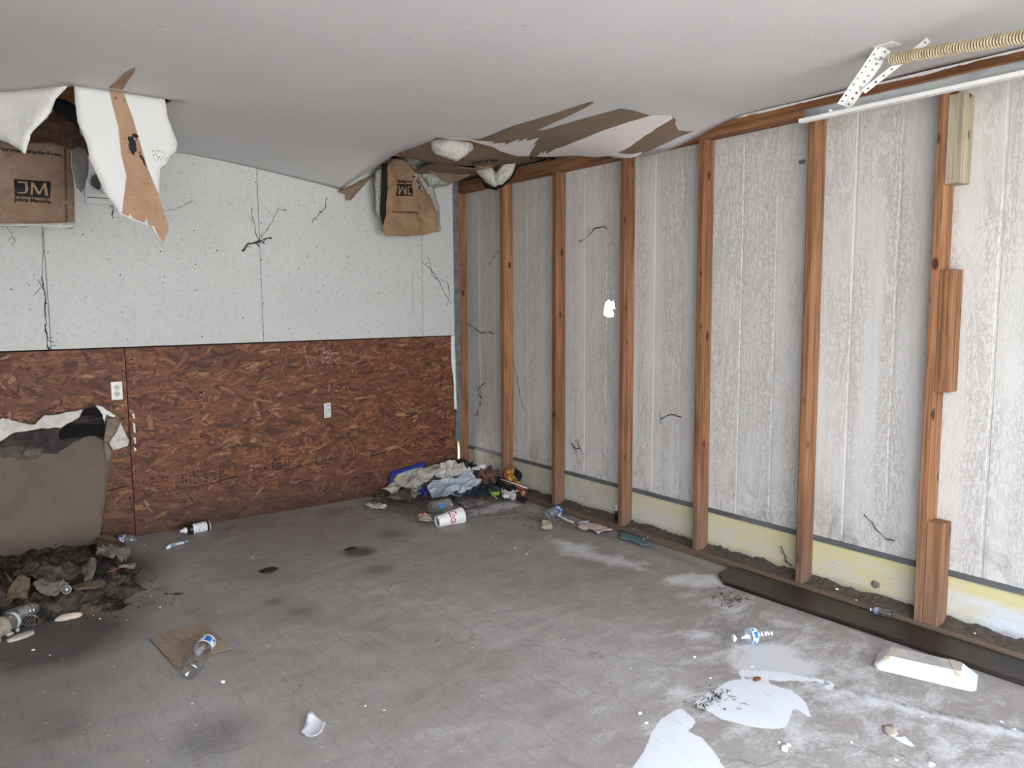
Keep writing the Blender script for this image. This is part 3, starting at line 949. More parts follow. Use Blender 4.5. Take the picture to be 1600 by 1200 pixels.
# right-hand tear: brown paper backing and bare white core where the face paper came away
o = on_ceiling('torn_paper', [(735, 218), (750, 217), (800, 197), (860, 179), (905, 164), (926, 158), (928, 160), (915, 168), (880, 185), (850, 198), (841, 203), (850, 203), (900, 188), (969, 169), (985, 171), (1016, 180), (985, 190), (940, 205), (895, 222), (866, 234), (850, 242), (832, 244), (812, 241), (795, 236), (778, 228), (760, 222)], TPAPER2, .0016)
setp(o, 'brown paper backing')
o = on_ceiling('torn_paper', [(1050, 181), (1056, 186), (1055, 194), (1060, 203), (1076, 205), (1085, 204), (1060, 214), (1030, 228), (1004, 239), (985, 240), (962, 239), (975, 230), (995, 216), (1010, 206), (1030, 196)], TPAPER2, .0016)
setp(o, 'brown paper backing')
o = on_ceiling('bare_core', [(1016, 180), (1048, 179), (1052, 184), (1025, 200), (1002, 216), (978, 232), (962, 240), (930, 245), (862, 244.5), (838, 244), (850, 238), (856, 240), (868, 232), (900, 220), (940, 204), (985, 189)], TORNW, .0022, .004, 3, 4)
setp(o, 'white torn core')
o = on_ceiling('bare_core', [(688, 214), (728, 214), (745, 219), (772, 221), (769, 224), (790, 222), (789, 226), (812, 216), (808, 222), (824, 215), (822, 220), (843, 214), (832, 226), (838, 224), (826, 243.5), (808, 243.5), (794, 239.5), (781, 235.5), (771, 229.5), (756, 225.5), (735, 219.5), (706, 217.5)], TORNW, .0022)
setp(o, 'white torn core')
for k, px in enumerate(([(840, 243), (847, 235), (846, 240), (854, 234), (850, 243)], [(962, 237), (985, 240), (1004, 236), (996, 243), (985, 246), (966, 244), (950, 240)])):
    on_ceiling('torn_flake', px, TORNW, .004, .003, 2, k, .02)
q = [on(u, v, 1, -.04) for u, v in [(527, 298), (545, 293), (575, 277), (600, 262), (592, 271), (575, 283), (562, 297), (548, 313), (540, 314), (541, 304)]]
o = sheet('torn_paper', jag([(a.x, a.z) for a in q], .004, 2, 3), lambda a, b: (a, -.04+.01*nz(a*12, b*12), b), TPAPER2, CEIL, .02, .0015)
setp(o, 'brown paper backing')
# frayed white edge along the top plate
V, Fc = [], []
r = random.Random(3); y = -2.55; prev = None
while y > -5.4:
    d = .006+.012*abs(nz(y*7, 2))+.006*r.random()
    V += [(-.004, y, CZ-.002), (-.004-d*.8, y, CZ-.0035), (-.003, y, CZ-d)]
    y -= r.uniform(.015, .05)
n = len(V)//3
for i in range(n-1):
    a = i*3
    Fc += [(a, a+1, a+4, a+3), (a+1, a+2, a+5, a+4)]
o = mk('frayed_edge', V, Fc, GYP, CEIL); o['kind'] = 'stuff'
# scuffs on the paint
SCUFF = M('bare_white_scuff', (.80, .80, .80), (.72, .72, .72), 30, rough=.9)
r = random.Random(11)
V, Fc = [], []
for i in range(150):
    if i < 95: u, v = r.uniform(720, 1330), r.uniform(20, 190)-0
    else: u, v = r.uniform(150, 720), r.uniform(10, 230)
    if v > 60+ (1450-u)*.16: continue
    p = cpt(u, v); L = r.uniform(.008, .05)*(2 if r.random() < .15 else 1); wd = r.uniform(.0012, .004); a = r.gauss(.25, .35)
    if abs(p.x) < .06 or p.y > -.1: continue
    dx, dy = math.cos(a), math.sin(a); o = len(V)
    for s, t in ((-.5, .1), (-.1, -.5), (.5, -.1), (.15, .5)):
        x = p.x+dx*L*s-dy*wd*t*2; yy = p.y+dy*L*s+dx*wd*t*2
        V.append((x, yy, cz(x, yy)-.0012))
    Fc.append((o, o+1, o+2, o+3))
o = mk('paint_scuffs', V, Fc, SCUFF, CEIL); o['kind'] = 'stuff'
V, Fc = [], []
for (u, v, L) in ((405, 160, .05), (468, 166, .02), (512, 183, .05), (545, 158, .02), (560, 186, .02), (488, 160, .03), (640, 60, .02), (680, 172, .02), (820, 40, .02), (350, 60, .02), (300, 215, .02), (415, 148, .015), (566, 98, .02), (250, 40, .02)):
    p = cpt(u, v); o = len(V)
    for s, t in ((-.5, 0), (0, -.5), (.5, .1), (0, .5)):
        x = p.x+L*s; yy = p.y-L*s*.5+.004*t
        V.append((x, yy, cz(x, yy)-.0013))
    Fc.append((o, o+1, o+2, o+3))
o = mk('dark_scratches', V, Fc, INK, CEIL); o['kind'] = 'stuff'

# ceiling joists and attic insulation seen through the two holes
for y in (-.62, -1.24):
    o = box('joist', (-6 if y > -1 else -2.3), 0.08, y-.019, y+.019, CZ+.012, CZ+.15, STUDX, CEIL, .002)
def facing(name, outline, fm, mat, parent, g=.04):
    return sheet(name, outline, fm, mat, parent, g, .002)

def logo(parent, fm, a0, b0, sx_, sy_, rot=0.0, words=True, extra=None):
    """black block with the two initials knocked out, maker's words under it; fm maps (a,b,lift) to space"""
    c, s = math.cos(rot), math.sin(rot)
    def T(x, y, lift): return fm(a0+(c*x-s*y), b0+(s*x+c*y), lift)
    W, H = sx_, sy_
    # block with slanted right edge, in a grid so it follows the wrinkles
    V, Fc = [], []
    nx, ny = 12, 6
    for j in range(ny+1):
        for i in range(nx+1):
            x = -W/2+W*i/nx; y = -H/2+H*j/ny
            V.append(T(x+.06*W*(j/ny-.5)*(i/nx), y, .0045))
    for j in range(ny):
        for i in range(nx):
            k = j*(nx+1)+i; Fc.append((k, k+1, k+nx+2, k+nx+1))
    mk('printed_logo', V, Fc, INK, parent)
    V, Fc = [], []
    def stroke(pts, wd):
        for (xa, ya), (xb, yb) in zip(pts[:-1], pts[1:]):
            dx, dy = xb-xa, yb-ya; L_ = math.hypot(dx, dy); px_, py_ = -dy/L_*wd/2, dx/L_*wd/2
            n_ = 4
            for k in range(n_+1):
                f_ = k/n_
                V.append(T((xa+dx*f_+px_)*W, (ya+dy*f_+py_)*H, .0065)); V.append(T((xa+dx*f_-px_)*W, (ya+dy*f_-py_)*H, .0065))
            o_ = len(V)-2*(n_+1)
            for k in range(n_): Fc.append((o_+2*k, o_+2*k+1, o_+2*k+3, o_+2*k+2))
    stroke([(-.17, .40), (-.17, -.10), (-.20, -.24), (-.28, -.30), (-.44, -.28)], .075)
    stroke([(-.40, .34), (-.17, .34)], .10)
    stroke([(-.045, -.36), (.0, .38)], .06)
    stroke([(.0, .36), (.165, -.30)], .075)
    stroke([(.165, -.30), (.345, .36)], .055)
    stroke([(.345, .38), (.375, -.36)], .085)
    mk('logo_letters', V, Fc, KRAFT, parent)
    if words:
        vs, fs = text_vf('Johns Manville', H*.34, 0, H*.012)
        ww = max(q[0] for q in vs)-min(q[0] for q in vs)
        vs = [(x*W*1.02/ww, y) for x, y in vs]
        V, Fc = poly_lines(vs, fs, lambda x, y: T(x-.02*W, y-H*.68, .0055))
        mk('printed_words', V, Fc, INK, parent)
    if extra:
        tx, ex, ey, ew, eh = extra
        vs, fs = text_vf(tx, eh, 0, eh*.03)
        ww = max(q[0] for q in vs)-min(q[0] for q in vs)
        vs = [(x*ew/ww, y) for x, y in vs]
        V, Fc = poly_lines(vs, fs, lambda x, y: T(x+ex, y+ey, .0055))
        mk('printed_words', V, Fc, INK, parent)
def poly_lines(vs, fs, f):
    bm = bmesh.new()
    bv = [bm.verts.new((x, y, 0)) for x, y in vs]
    for q in fs:
        try: bm.faces.new([bv[i] for i in q])
        except ValueError: pass
    bmesh.ops.triangulate(bm, faces=bm.faces[:])
    w_ = max(x for x, y in vs)-min(x for x, y in vs)
    for _ in range(3):
        es = [e for e in bm.edges if e.calc_length() > w_*.06]
        if not es: break
        bmesh.ops.subdivide_edges(bm, edges=es, cuts=1)
        bmesh.ops.triangulate(bm, faces=bm.faces[:])
    bm.verts.index_update()
    out = [f(v.co.x, v.co.y) for v in bm.verts], [[v.index for v in q.verts] for q in bm.faces]
    bm.free()
    return out

# insulation batts: paper facing below, glass wool above
def slab_wool(name, x0, x1, y0, y1, z0, z1, mat, parent, seed, amp=.02):
    bm = bmesh.new()
    bmesh.ops.create_cube(bm, size=1.0)
    bmesh.ops.subdivide_edges(bm, edges=bm.edges[:], cuts=7, use_grid_fill=True)
    for v in bm.verts:
        p = Vector((x0+(v.co.x+.5)*(x1-x0), y0+(v.co.y+.5)*(y1-y0), z0+(v.co.z+.5)*(z1-z0)))
        n = noise.noise_vector(p*14+Vector((seed, 0, 0)))
        v.co = p+n*amp
    return from_bm(name, bm, mat, parent, True)
B1 = empty('insulation_batt', (-.5, -.93, CZ), 'brown faced batt lying above the hole, nearer the torn ceiling lip, logo in the middle', 'insulation', 'batts left in the ceiling corner')
def f1(a, b, lift=0): return Vector((a, b, CZ+.035-.050*math.exp(-((a+.55)/.35)**2)*min(1, max(0, (b+1.16)/.25))+.006*fold(a, b, 5, 1)-lift))
facing('paper_facing', [(-1.3, -1.21), (.06, -1.21), (.06, -.645), (-1.3, -.645)], f1, KRAFTD, B1)
slab_wool('glass_wool', -1.3, .06, -1.21, -.645, CZ+.07, CZ+.2, WOOL, B1, 1)
B2 = empty('insulation_batt', (-.3, -.3, CZ), 'brown faced batt lying over the corner hole beside the back wall, half fallen', 'insulation', 'batts left in the ceiling corner')
def f2(a, b, lift=0): return Vector((a, b, CZ+.025-.03*math.exp(-((a+.35)/.3)**2)+.006*fold(a, b, 5, 3)-lift))
facing('paper_facing', [(-.58, -.59), (.06, -.59), (.06, -.0), (-.50, -.0)], f2, KRAFTD, B2)
slab_wool('glass_wool', -.55, .06, -.585, -.0, CZ+.06, CZ+.2, WOOL, B2, 2)
for Bq, fm, (u, v), W, H in ((B1, f1, (757, 249), .17, .085), (B2, f2, (752, 275), .17, .085), (B1, f1, (848, 251), .17, .085)):
    p = on(u, v, 2, CZ+.01)
    logo(Bq, fm, p.x, p.y, W, H, 2.6 if Bq is B1 else 2.5, True)
def blob(name, c, r, mat, seed, amp=.25, parent=None, label=None, cat=None, group=None, squash=None):
    bm = bmesh.new()
    bmesh.ops.create_icosphere(bm, subdivisions=4, radius=1.0)
    for v in bm.verts:
        n = v.co.normalized()
        d = 1+amp*nz(n.x*1.6+seed, n.y*1.6, n.z*1.6)+amp*.5*nz(n.x*5+seed, n.y*5, n.z*5)+amp*.22*nz(n.x*12+seed, n.y*12, n.z*12)
        p = n*d
        if squash: p = squash(p)
        v.co = Vector((c[0]+p.x*r[0], c[1]+p.y*r[1], c[2]+p.z*r[2]))
    o = from_bm(name, bm, mat, parent, True)
    return setp(o, label, cat, group)
G = 'loose tufts of glass wool in the corner hole'
p = on(706, 226, 2, CZ+.02)
blob('wool_tuft', (p.x, p.y, CZ+.018), (.125, .10, .085), WOOL, 2, .2, None, 'rounded white wool tuft bulging under the torn ceiling lip', 'wool tuft', G)
p = on(776, 262, 0, -.11)
TU = empty('wool_tuft', (p.x, p.y, p.z), 'V-shaped white wool tuft hanging in front of the corner top plate', 'wool tuft', G)
d0 = on(748, 258, 0, -.16); d1 = on(776, 284, 0, -.09); d2 = on(799, 258, 0, -.05)
for a, b, sd_ in ((d0, d1, 1), (d2, d1, 5)):
    m = (a+b)/2
    bm = bmesh.new(); bmesh.ops.create_icosphere(bm, subdivisions=4, radius=1)
    ax = (b-a); L = ax.length; Bm = basis(ax)
    for v in bm.verts:
        n = v.co.normalized(); d = 1+.22*nz(n.x*2+sd_, n.y*2, n.z*2)+.1*nz(n.x*7, n.y*7+sd_, n.z*7)
        v.co = m + Bm @ Vector((n.x*d*.045, n.y*d*.05, n.z*d*L*.66))
    from_bm('wool_lobe', bm, WOOL, TU, True)
q = [on(u, v, 0, -.075) for u, v in [(742, 262), (752, 284), (765, 293), (776, 292), (796, 277), (804, 258), (800, 275), (786, 290), (772, 297), (755, 293)]]
sheet('paper_edge', [(a.y, a.z) for a in q], lambda a, b: (-.06, a, b), INK, TU, .03, .002)
p = on(684, 274, 1, -.20)
blob('wool_tuft', (p.x, p.y, p.z), (.12, .07, .085), WOOLG, 9, .28, None, 'grey dirty wool tuft between the hanging batt and the corner', 'wool tuft', G)
# torn brown facing hanging under the joist by the grey tuft
q = [on(u, v, 1, -.33) for u, v in [(664, 258), (700, 262), (735, 262), (738, 272), (716, 284), (700, 286), (688, 276), (672, 268)]]
o = sheet('torn_facing', [(a.x, a.z) for a in q], lambda a, b: (a, -.33+.03*fold(a, b, 5, 4), b), KRAFTD, None, .025, .002)
setp(o, 'torn brown paper scrap hanging under the joist above the grey wool tuft', 'paper scrap')

# batt hanging down in front of the back wall, near the corner
YB = -.19
B3 = empty('insulation_batt', (-.62, YB, 1.92), 'brown paper batt hanging out of the ceiling hole, upside-down black logo', 'insulation')
q = [on(u, v, 1, YB) for u, v in [(606, 258), (618, 246), (637, 249), (652, 270), (660, 284), (675, 309), (683, 337), (686, 361), (663, 367), (630, 369), (605, 368), (599, 357), (603, 338), (606, 300)]]
def f3(a, b, lift=0): return Vector((a, YB+.034*fold(a*.8, b, 6, 2)+.05*max(0, (b-2.2))**1.2-lift, b))
facing('paper_facing', [(p.x, p.z) for p in q], lambda a, b: f3(a, b), KRAFT, B3, .022)
q = [on(u, v, 1, YB) for u, v in [(607, 254), (598.5, 256), (597.5, 300), (596, 336), (600, 352), (604, 338), (606.5, 295)]]
o = sheet('scorched_edge', [(p.x, p.z) for p in q], lambda a, b: (a, YB+.012, b), BLACK, B3, .03, .006)
q = [on(u, v, 1, YB+.03) for u, v in [(602, 262), (590, 266), (589, 300), (592, 335), (600, 345)]]
sheet('glass_wool', jag([(p.x, p.z) for p in q], .006, 3, 2), lambda a, b: (a, YB+.045+.01*nz(a*30, b*30), b), WOOLG, B3, .02, .04)
q = [on(u, v, 1, YB+.02) for u, v in [(640, 250), (656, 254), (668, 262), (674, 282), (679, 300), (686, 320), (688, 345), (690, 360), (684, 362), (672, 310)]]
sheet('glass_wool', jag([(p.x, p.z) for p in q], .006, 3, 4), lambda a, b: (a, YB+.022+.01*nz(a*30, b*30), b), WOOLG, B3, .02, .04)
q = [on(u, v, 1, YB) for u, v in [(643, 272), (650, 270), (654, 280), (662, 292), (660, 298), (652, 298), (648, 288)]]
o = sheet('torn_hole', jag([(p.x, p.z) for p in q], .006, 3, 4), lambda a, b: f3(a, b, .004), M('dirty_tear', (.05, .04, .032), (.42, .38, .33), 45, rough=.95, lo=.45, hi=.6), B3, .012)
p = on(632, 297, 1, YB)
logo(B3, f3, p.x, p.z, .115, .082, math.pi+.02, True, ('Formaldehyde-Free', .0, .155, .20, .020))

# ---- left-hand break in the ceiling: hinged flaps, fallen batt, dark hole
YF = -1.262
def vpl(pts, y): return [(p.x, p.z) for p in (on(u, v, 1, y) for u, v in pts)]
FA = vpl([(115.5, 128), (170, 137), (192, 140), (258, 155), (262, 182), (270, 202), (278, 222), (277, 235), (267, 242), (262, 255), (252, 262), (251, 302), (254, 315), (260, 332), (269, 352), (267, 362), (261, 380), (250, 370), (241, 354), (227, 349), (207, 342), (194, 334), (189.5, 336), (185, 325), (177, 315), (164, 297), (155, 277), (142, 250), (137, 225), (129, 205), (122, 190), (118, 160)], YF)
def fa(a, b, lift=0): return Vector((a, YF+.05*(max(0, CZ-b)/.6)**1.5+.012*nz(a*4, b*3)-lift, min(b, CZ+.0)))
F1 = empty('ceiling_flap', (-2.58, YF, CZ), 'long white flap of ceiling board hanging down, tan torn paper stripe along it', 'ceiling board')
FLAPW = mat_paint('flap_paint', (.63, .64, .645), False, 2.0)
sheet('board', FA, lambda a, b: fa(a, b), FLAPW, F1, .03, .011, mat2=GYP)
st = vpl([(170, 137), (192, 141), (200, 165), (207, 182), (217, 215), (232, 262), (250, 302), (254, 315), (260, 332), (268, 352), (266, 362), (260, 378), (251, 367), (244, 352), (236, 352), (232, 340), (229, 347), (210, 340), (206, 333), (203, 337), (193, 332), (195, 310), (199, 275), (190, 240), (185, 197), (175, 162)], YF)
sheet('torn_paper', st, lambda a, b: fa(a, b, .0025), TPAPER, F1, .03)
for k, pts in enumerate(([(200, 214), (207, 212), (212, 220), (214, 232), (211, 242), (205, 236), (201, 226)], [(206, 210), (212, 208), (217, 214), (214, 220)], [(218, 236), (222, 242), (232, 262), (226, 258)], [(178, 152), (181, 151), (182, 155), (179, 156)])):
    q = jag(vpl(pts, YF), .006, 3, k)
    sheet('mould_stain', q, lambda a, b: fa(a, b, .0038), INK, F1, .02)
V, Fc = [], []
r = random.Random(8)
for i in range(46):
    u = r.gauss(250, 6); v = r.gauss(243, 9); u += (v-243)*.35
    p = vpl([(u, v)], YF)[0]; o = len(V); L = r.uniform(.004, .012); a = r.gauss(-1.0, .5)
    for s, t in ((-.5, 0), (0, -.5), (.5, 0), (0, .5)):
        V.append(fa(p[0]+L*s*math.cos(a)-.003*t*math.sin(a), p[1]+L*s*math.sin(a)+.003*t*math.cos(a), .003))
    Fc.append((o, o+1, o+2, o+3))
GREYS = M('grey_soot_smudge', (.16, .155, .15), (.25, .245, .24), 40, rough=.9)
o = mk('smudge', V, Fc, GREYS, F1); o['kind'] = 'stuff'
on_ceiling('torn_paper', [(170, 136.5), (181, 128), (196, 113), (212, 105), (210, 112), (201, 124), (192, 139.5)], TPAPER, .0016)
HB0 = Vector((-2.775, -1.262, CZ)); HBD = Vector((-.245, .297, 0)).normalized(); HBN = Vector((HBD.y, -HBD.x, 0))
def on_plane(u, v, p0, n):
    d = Vector(ray(u, v)); c = Vector(CAM); t = (Vector(p0)-c).dot(n)/d.dot(n)
    return c+d*t
FB = []
for u, v in [(-60, 146), (0, 141.5), (60, 138), (114, 128.5), (106, 133), (88, 155), (80, 175), (67, 191), (58, 202), (49, 211), (46, 225), (42, 240), (34, 234), (18, 224), (0, 218), (-30, 222), (-62, 235)]:
    p = on_plane(u, v, HB0, HBN); FB.append(((p-HB0).dot(HBD), p.z))
def fb(a, b):
    b = min(b, CZ)
    return HB0 + HBD*a - HBN*(.012*fold(a, b, 5, 3)*min(1, (CZ-b)*12)) + Vector((0, 0, b-CZ))
o = sheet('ceiling_flap', jag(FB, .002, 2, 1), fb, FLAPW, None, .03, .011, mat2=GYP)
setp(o, 'short wrinkled white ceiling flap with a pointed tip, over the fallen brown batt', 'ceiling board')
# curled shard behind the long flap
YS = -.95
q = vpl([(111, 234), (124, 228), (135, 234), (139, 252), (138, 275), (134, 290), (127, 302), (119, 292), (116, 272), (112, 252)], YS)
SHARDM = M('grey_board_back', (.115, .105, .105), (.17, .16, .16), 10, rough=.85)
o = sheet('board_shard', jag(q, .003, 2, 1), lambda a, b: (a, YS+.02*nz(a*5, b*5), b), SHARDM, F1, .025, .012, mat2=GYP)
setp(o, 'dark grey torn shard')
# fallen batt with the printed facing
YL = -.62
B4 = empty('insulation_batt', (-2.9, YL, 1.82), 'brown paper batt hanging at the far left with upright black logo', 'insulation')
def f4(a, b, lift=0): return Vector((a, YL+.014*fold(a*.6, b*1.8, 5, 7)-lift, b))
q = vpl([(-90, 214), (0, 216), (30, 226), (47, 222), (80, 222), (112, 232), (114, 262), (116, 300), (117.5, 347), (60, 349), (0, 349), (-90, 350)], YL)
facing('paper_facing', q, lambda a, b: f4(a, b), KRAFTD, B4, .025)
q = vpl([(46, 225), (50, 205), (62, 186), (80, 160), (96, 128), (118, 122), (124, 190), (142, 240), (118, 240), (80, 226)], YL)
sheet('brown_fibre', jag(q, .01, 3, 5), lambda a, b: (a, YL+.03+.03*fold(a, b, 7, 3), b), BROWNF, B4, .022, .05)
q = vpl([(80, 168), (84, 158), (100, 160), (119, 172), (121, 192), (112, 194), (98, 184), (82, 178)], YL)
sheet('dark_gap', jag(q, .008, 3, 6), lambda a, b: (a, YL-.045+.01*nz(a*20, b*20), b), BLACK, B4, .02, .01)  # black sheet standing in for the shade of a gap
q = vpl([(-40, 351), (40, 350), (118, 349), (116, 353), (96, 357), (50, 352), (-40, 354)], YL+.03)
sheet('glass_wool', jag(q, .004, 3, 6), lambda a, b: (a, YL+.03+.008*nz(a*40, b*40), b), WOOL, B4, .02, .03)
p = on(51, 295, 1, YL)
logo(B4, f4, p.x, p.z, .150, .082, .0, True, ('Formaldehyde-Free', .0, .175, .26, .026))
q = vpl([(100, 231), (103, 231), (106, 347), (102, 347)], YL)
sheet('fold_line', q, lambda a, b: f4(a, b, .002), M('creased_kraft', (.11, .06, .035)), B4, .03)
# thick dark shadow hole filler: more wool rows above
slab = empty('insulation_batt', (-3.0, -.35, CZ+.1), 'dark batt still lying in the ceiling hole above the far left flap', 'insulation')
slab_wool('brown_fibre', -3.4, -2.4, -.58, -.02, CZ+.14, CZ+.26, BROWNF, slab, 5, .03)

# ------------------------------------------------------------------ door track, hanger and spring
TX = -.40
TR = empty('door_track', (TX, -3.2, 2.15), 'galvanised overhead garage door track with white lower lip, hung below the ceiling', 'door track')
y0 = -3.205; yE = -5.25; zb = 2.147
prof = [(.020, .050), (.004, .052), (0, .046), (.002, .030), (.006, .018), (0, .008), (-.004, .002)]
V, Fc = [], []
n = 24
for i in range(n+1):
    y = y0+(yE-y0)*i/n
    for (dx, dz) in prof: V.append((TX+dx, y, zb+dz))
m = len(prof)
for i in range(n):
    for k in range(m-1): Fc.append((i*m+k, i*m+k+1, (i+1)*m+k+1, (i+1)*m+k))
o = mk('channel', V, Fc, GALV, TR, True)
md = o.modifiers.new('steel', 'SOLIDIFY'); md.thickness = .002
box('lower_lip', TX-.030, TX-.003, yE, y0+.004, zb-.003, zb+.001, WHITEMET, TR)
box('lip_edge', TX-.031, TX-.028, yE, y0+.004, zb-.003, zb+.012, WHITEMET, TR)
pth = [(TX-.03, y0-.13, zb+.02), (TX-.006, y0-.13, zb+.02)]
tube('bolt', pth, .005, WHITEMET, TR, 8)
def perforated(name, a, b, wdt, ndir, parent, holes):
    """flat perforated strap from a to b, ndir = direction across"""
    a = Vector(a); b = Vector(b); d = (b-a); L = d.length; d.normalize(); nd = Vector(ndir); nd = (nd-d*nd.dot(d)).normalized()
    hs = []
    for k in range(holes):
        t = L*(k+.6)/holes
        hs.append([(t+.0048*math.cos(q*math.pi/4), wdt/2+.0048*math.sin(q*math.pi/4)) for q in range(8)])
    return sheet(name, [(0, 0), (L, 0), (L, wdt), (0, wdt)], lambda s, t: a+d*s+nd*t, WHITEMET, parent, .012, .0018, hs, False)
HA = empty('track_hanger', (-.43, -3.45, 2.18), 'white perforated steel angle holding the track up to the ceiling', 'bracket')
a = on(1316, 164, 0, TX-.012); b = on(1380, 72, 0, TX-.05)
b = b + (b-a)*((CZ-.002-b.z)/(b.z-a.z))
cross1 = _R; 
perforated('hanger_face', a+Vector((.004, -.0, 0)), b, .034, (0.25, -1, 0), HA, 10)
perforated('hanger_face', a+Vector((.004, -.0, 0)), b, .026, (-.9, .45, 0), HA, 10)
a2 = on(1346, 140, 0, TX-.02); b2 = on(1416, 84, 0, TX-.02)
b2 = b2+(b2-a2)*((CZ-.002-b2.z)/(b2.z-a2.z))
perforated('brace', a2, b2, .022, (0.3, -1, .2), HA, 8)
box('ceiling_foot', b.x-.03, b.x+.03, b.y-.05, b.y+.02, CZ-.004, CZ-.001, WHITEMET, HA)
SP = empty('extension_spring', (-.45, -3.6, 2.29), 'beige coil extension spring stretched above the garage door track', 'spring')
s0 = on(1392, 93, 0, -.43); s1 = on(1600, 57, 0, -.52); s2 = s0+(s1-s0)*2.9
sa = s2-s0; Ls = sa.length; Bs = basis(sa)
V, Fc = [], []
turns = int(Ls/.0105); seg = 12; R_ = .0185; rr = .0043
path = []
for i in range(turns*seg):
    t = 2*math.pi*i/seg
    path.append(s0 + Bs @ Vector((R_*math.cos(t), R_*math.sin(t), Ls*i/(turns*seg))))
SPRM = M('beige_painted_wire', (.50, .40, .26), (.66, .56, .40), 40, rough=.5, spec=.5)
tube('coil', path, rr, SPRM, SP, 5)
tube('core_shadow', [s0+sa*.002, s0+sa*.998], .0125, M('spring_core_shade', (.16, .11, .07)), SP, 8)  # dark rod added as the shade inside the coil
pth = [on(u, v, 0, -.445) for u, v in [(1366, 90), (1372, 93), (1384, 92), (1396, 96), (1404, 94), (1392, 99), (1380, 95)]]
tube('tie_wire', pth, .0018, GALV, SP, 5)

# ------------------------------------------------------------------ small fixtures on the walls
OUT = empty('wall_outlet', (-2.48, 0, .90), 'white duplex outlet plate on the strand board, above the leaning board', 'outlet')
p0 = on(172.5, 597, 1, 0); p1 = on(192, 624, 1, 0)
PLAS = M('white_plastic', (.74, .73, .72), (.66, .65, .64), 14, rough=.35, spec=.5)
xa, xb, za, zb_ = p0.x, p1.x, p1.z, p0.z
box('cover_plate', xa, xb, -.007, -.002, za, zb_, PLAS, OUT, .002)
xm = (xa+xb)/2; H = zb_-za
for zc in (zb_-.32*H, zb_-.66*H):
    sf = lathe('socket_face', [(0.0001, .0012), (.0155, .0012), (.0165, 0)], Vector((xm, -.0072, zc)), Vector((0, -1, 0)), M('socket_white', (.68, .67, .65), rough=.35), OUT, 20)
    for dx in (-.0065, .0065):
        box('socket_slot', xm+dx-.0014, xm+dx+.0014, -.0093, -.0082, zc-.001, zc+.008, INK, sf)
    lathe('ground_hole', [(.0001, 0), (.003, 0)], Vector((xm, -.0088, zc-.0075)), Vector((0, -1, 0)), INK, sf, 8)
p0 = on(505.5, 630, 1, 0); p1 = on(517, 652, 1, 0)
SW = empty('cover_strap', ((p0.x+p1.x)/2, 0, p1.z), 'narrow worn white metal strap screwed to the middle of the strand board', 'plate')
box('strap', p0.x, p1.x, -.006, -.002, p1.z, p0.z, M('chipped_white_metal', (.74, .72, .71), (.45, .47, .49), 60, rough=.5), SW, .0015)
for f in (.12, .35, .55, .82):
    lathe('screw_hole', [(.0001, .0006), (.0042, .0006)], Vector((p0.x+(p1.x-p0.x)*(.35+.3*(f > .4)), -.006, p1.z+(p0.z-p1.z)*f)), Vector((0, -1, 0)), M('dark_steel', (.10, .10, .11)), SW, 8)
# electrical box with a knocked-out round opening
p0 = on(129, 262, 1, 0); p1 = on(187, 322, 1, 0)
JB = empty('junction_box', ((p0.x+p1.x)/2, 0, p1.z), 'open painted junction box with round steel ring, half behind the hanging flap', 'electrical box')
box('box_plate', p0.x, p1.x, -.020, -.006, p1.z, p0.z, PAINT, JB, .004)
c = on(155, 290, 1, -.02)
lathe('ring', [(.052, 0), (.052, .010), (.046, .012), (.044, .004), (.044, -.004)], Vector((c.x, -.020, c.z+.02)), Vector((0, -1, 0)), GALV, JB, 28)
lathe('opening', [(.0001, .0006), (.044, .0006)], Vector((c.x, -.020, c.z+.02)), Vector((0, -1, 0)), M('dark_box_inside', (.06, .06, .058)), JB, 24)
lathe('pipe_stub', [(.018, 0), (.018, .05), (.024, .05), (.024, .066), (.014, .066), (.014, .03)], Vector((c.x+.012, -.02, c.z-.005)), Vector((.1, -1, -.35)), GALV, JB, 18)
box('box_slot', p0.x+.01, p1.x-.01, -.0215, -.0195, p1.z+.035, p1.z+.039, INK, JB)
tube('wire', [on(u, v, 1, -.03) for u, v in [(176, 322), (177, 330), (175, 336), (177, 341)]], .003, INK, JB, 6)
tube('wire', [on(u, v, 1, -.03) for u, v in [(172, 325), (178, 319), (186, 322), (184, 328), (176, 327)]], .004, GALV, JB, 6)
# grey mud daubs on the siding
MUD = M('grey_mud', (.13, .12, .11), (.24, .22, .20), 60, rough=.95, bump=.4)
p = on(1253, 253, 0, .088); blob('mud_dab', (.087, p.y, p.z), (.009, .018, .010), MUD, 3, .2, None, 'small grey mud dab high on the siding left of the sixth stud', 'mud dab')
p = on(1368, 913, 0, .087); blob('mud_dab', (.086, p.y, p.z), (.010, .020, .017), MUD, 6, .2, None, 'round grey mud dab low on the yellowed lap board', 'mud dab')

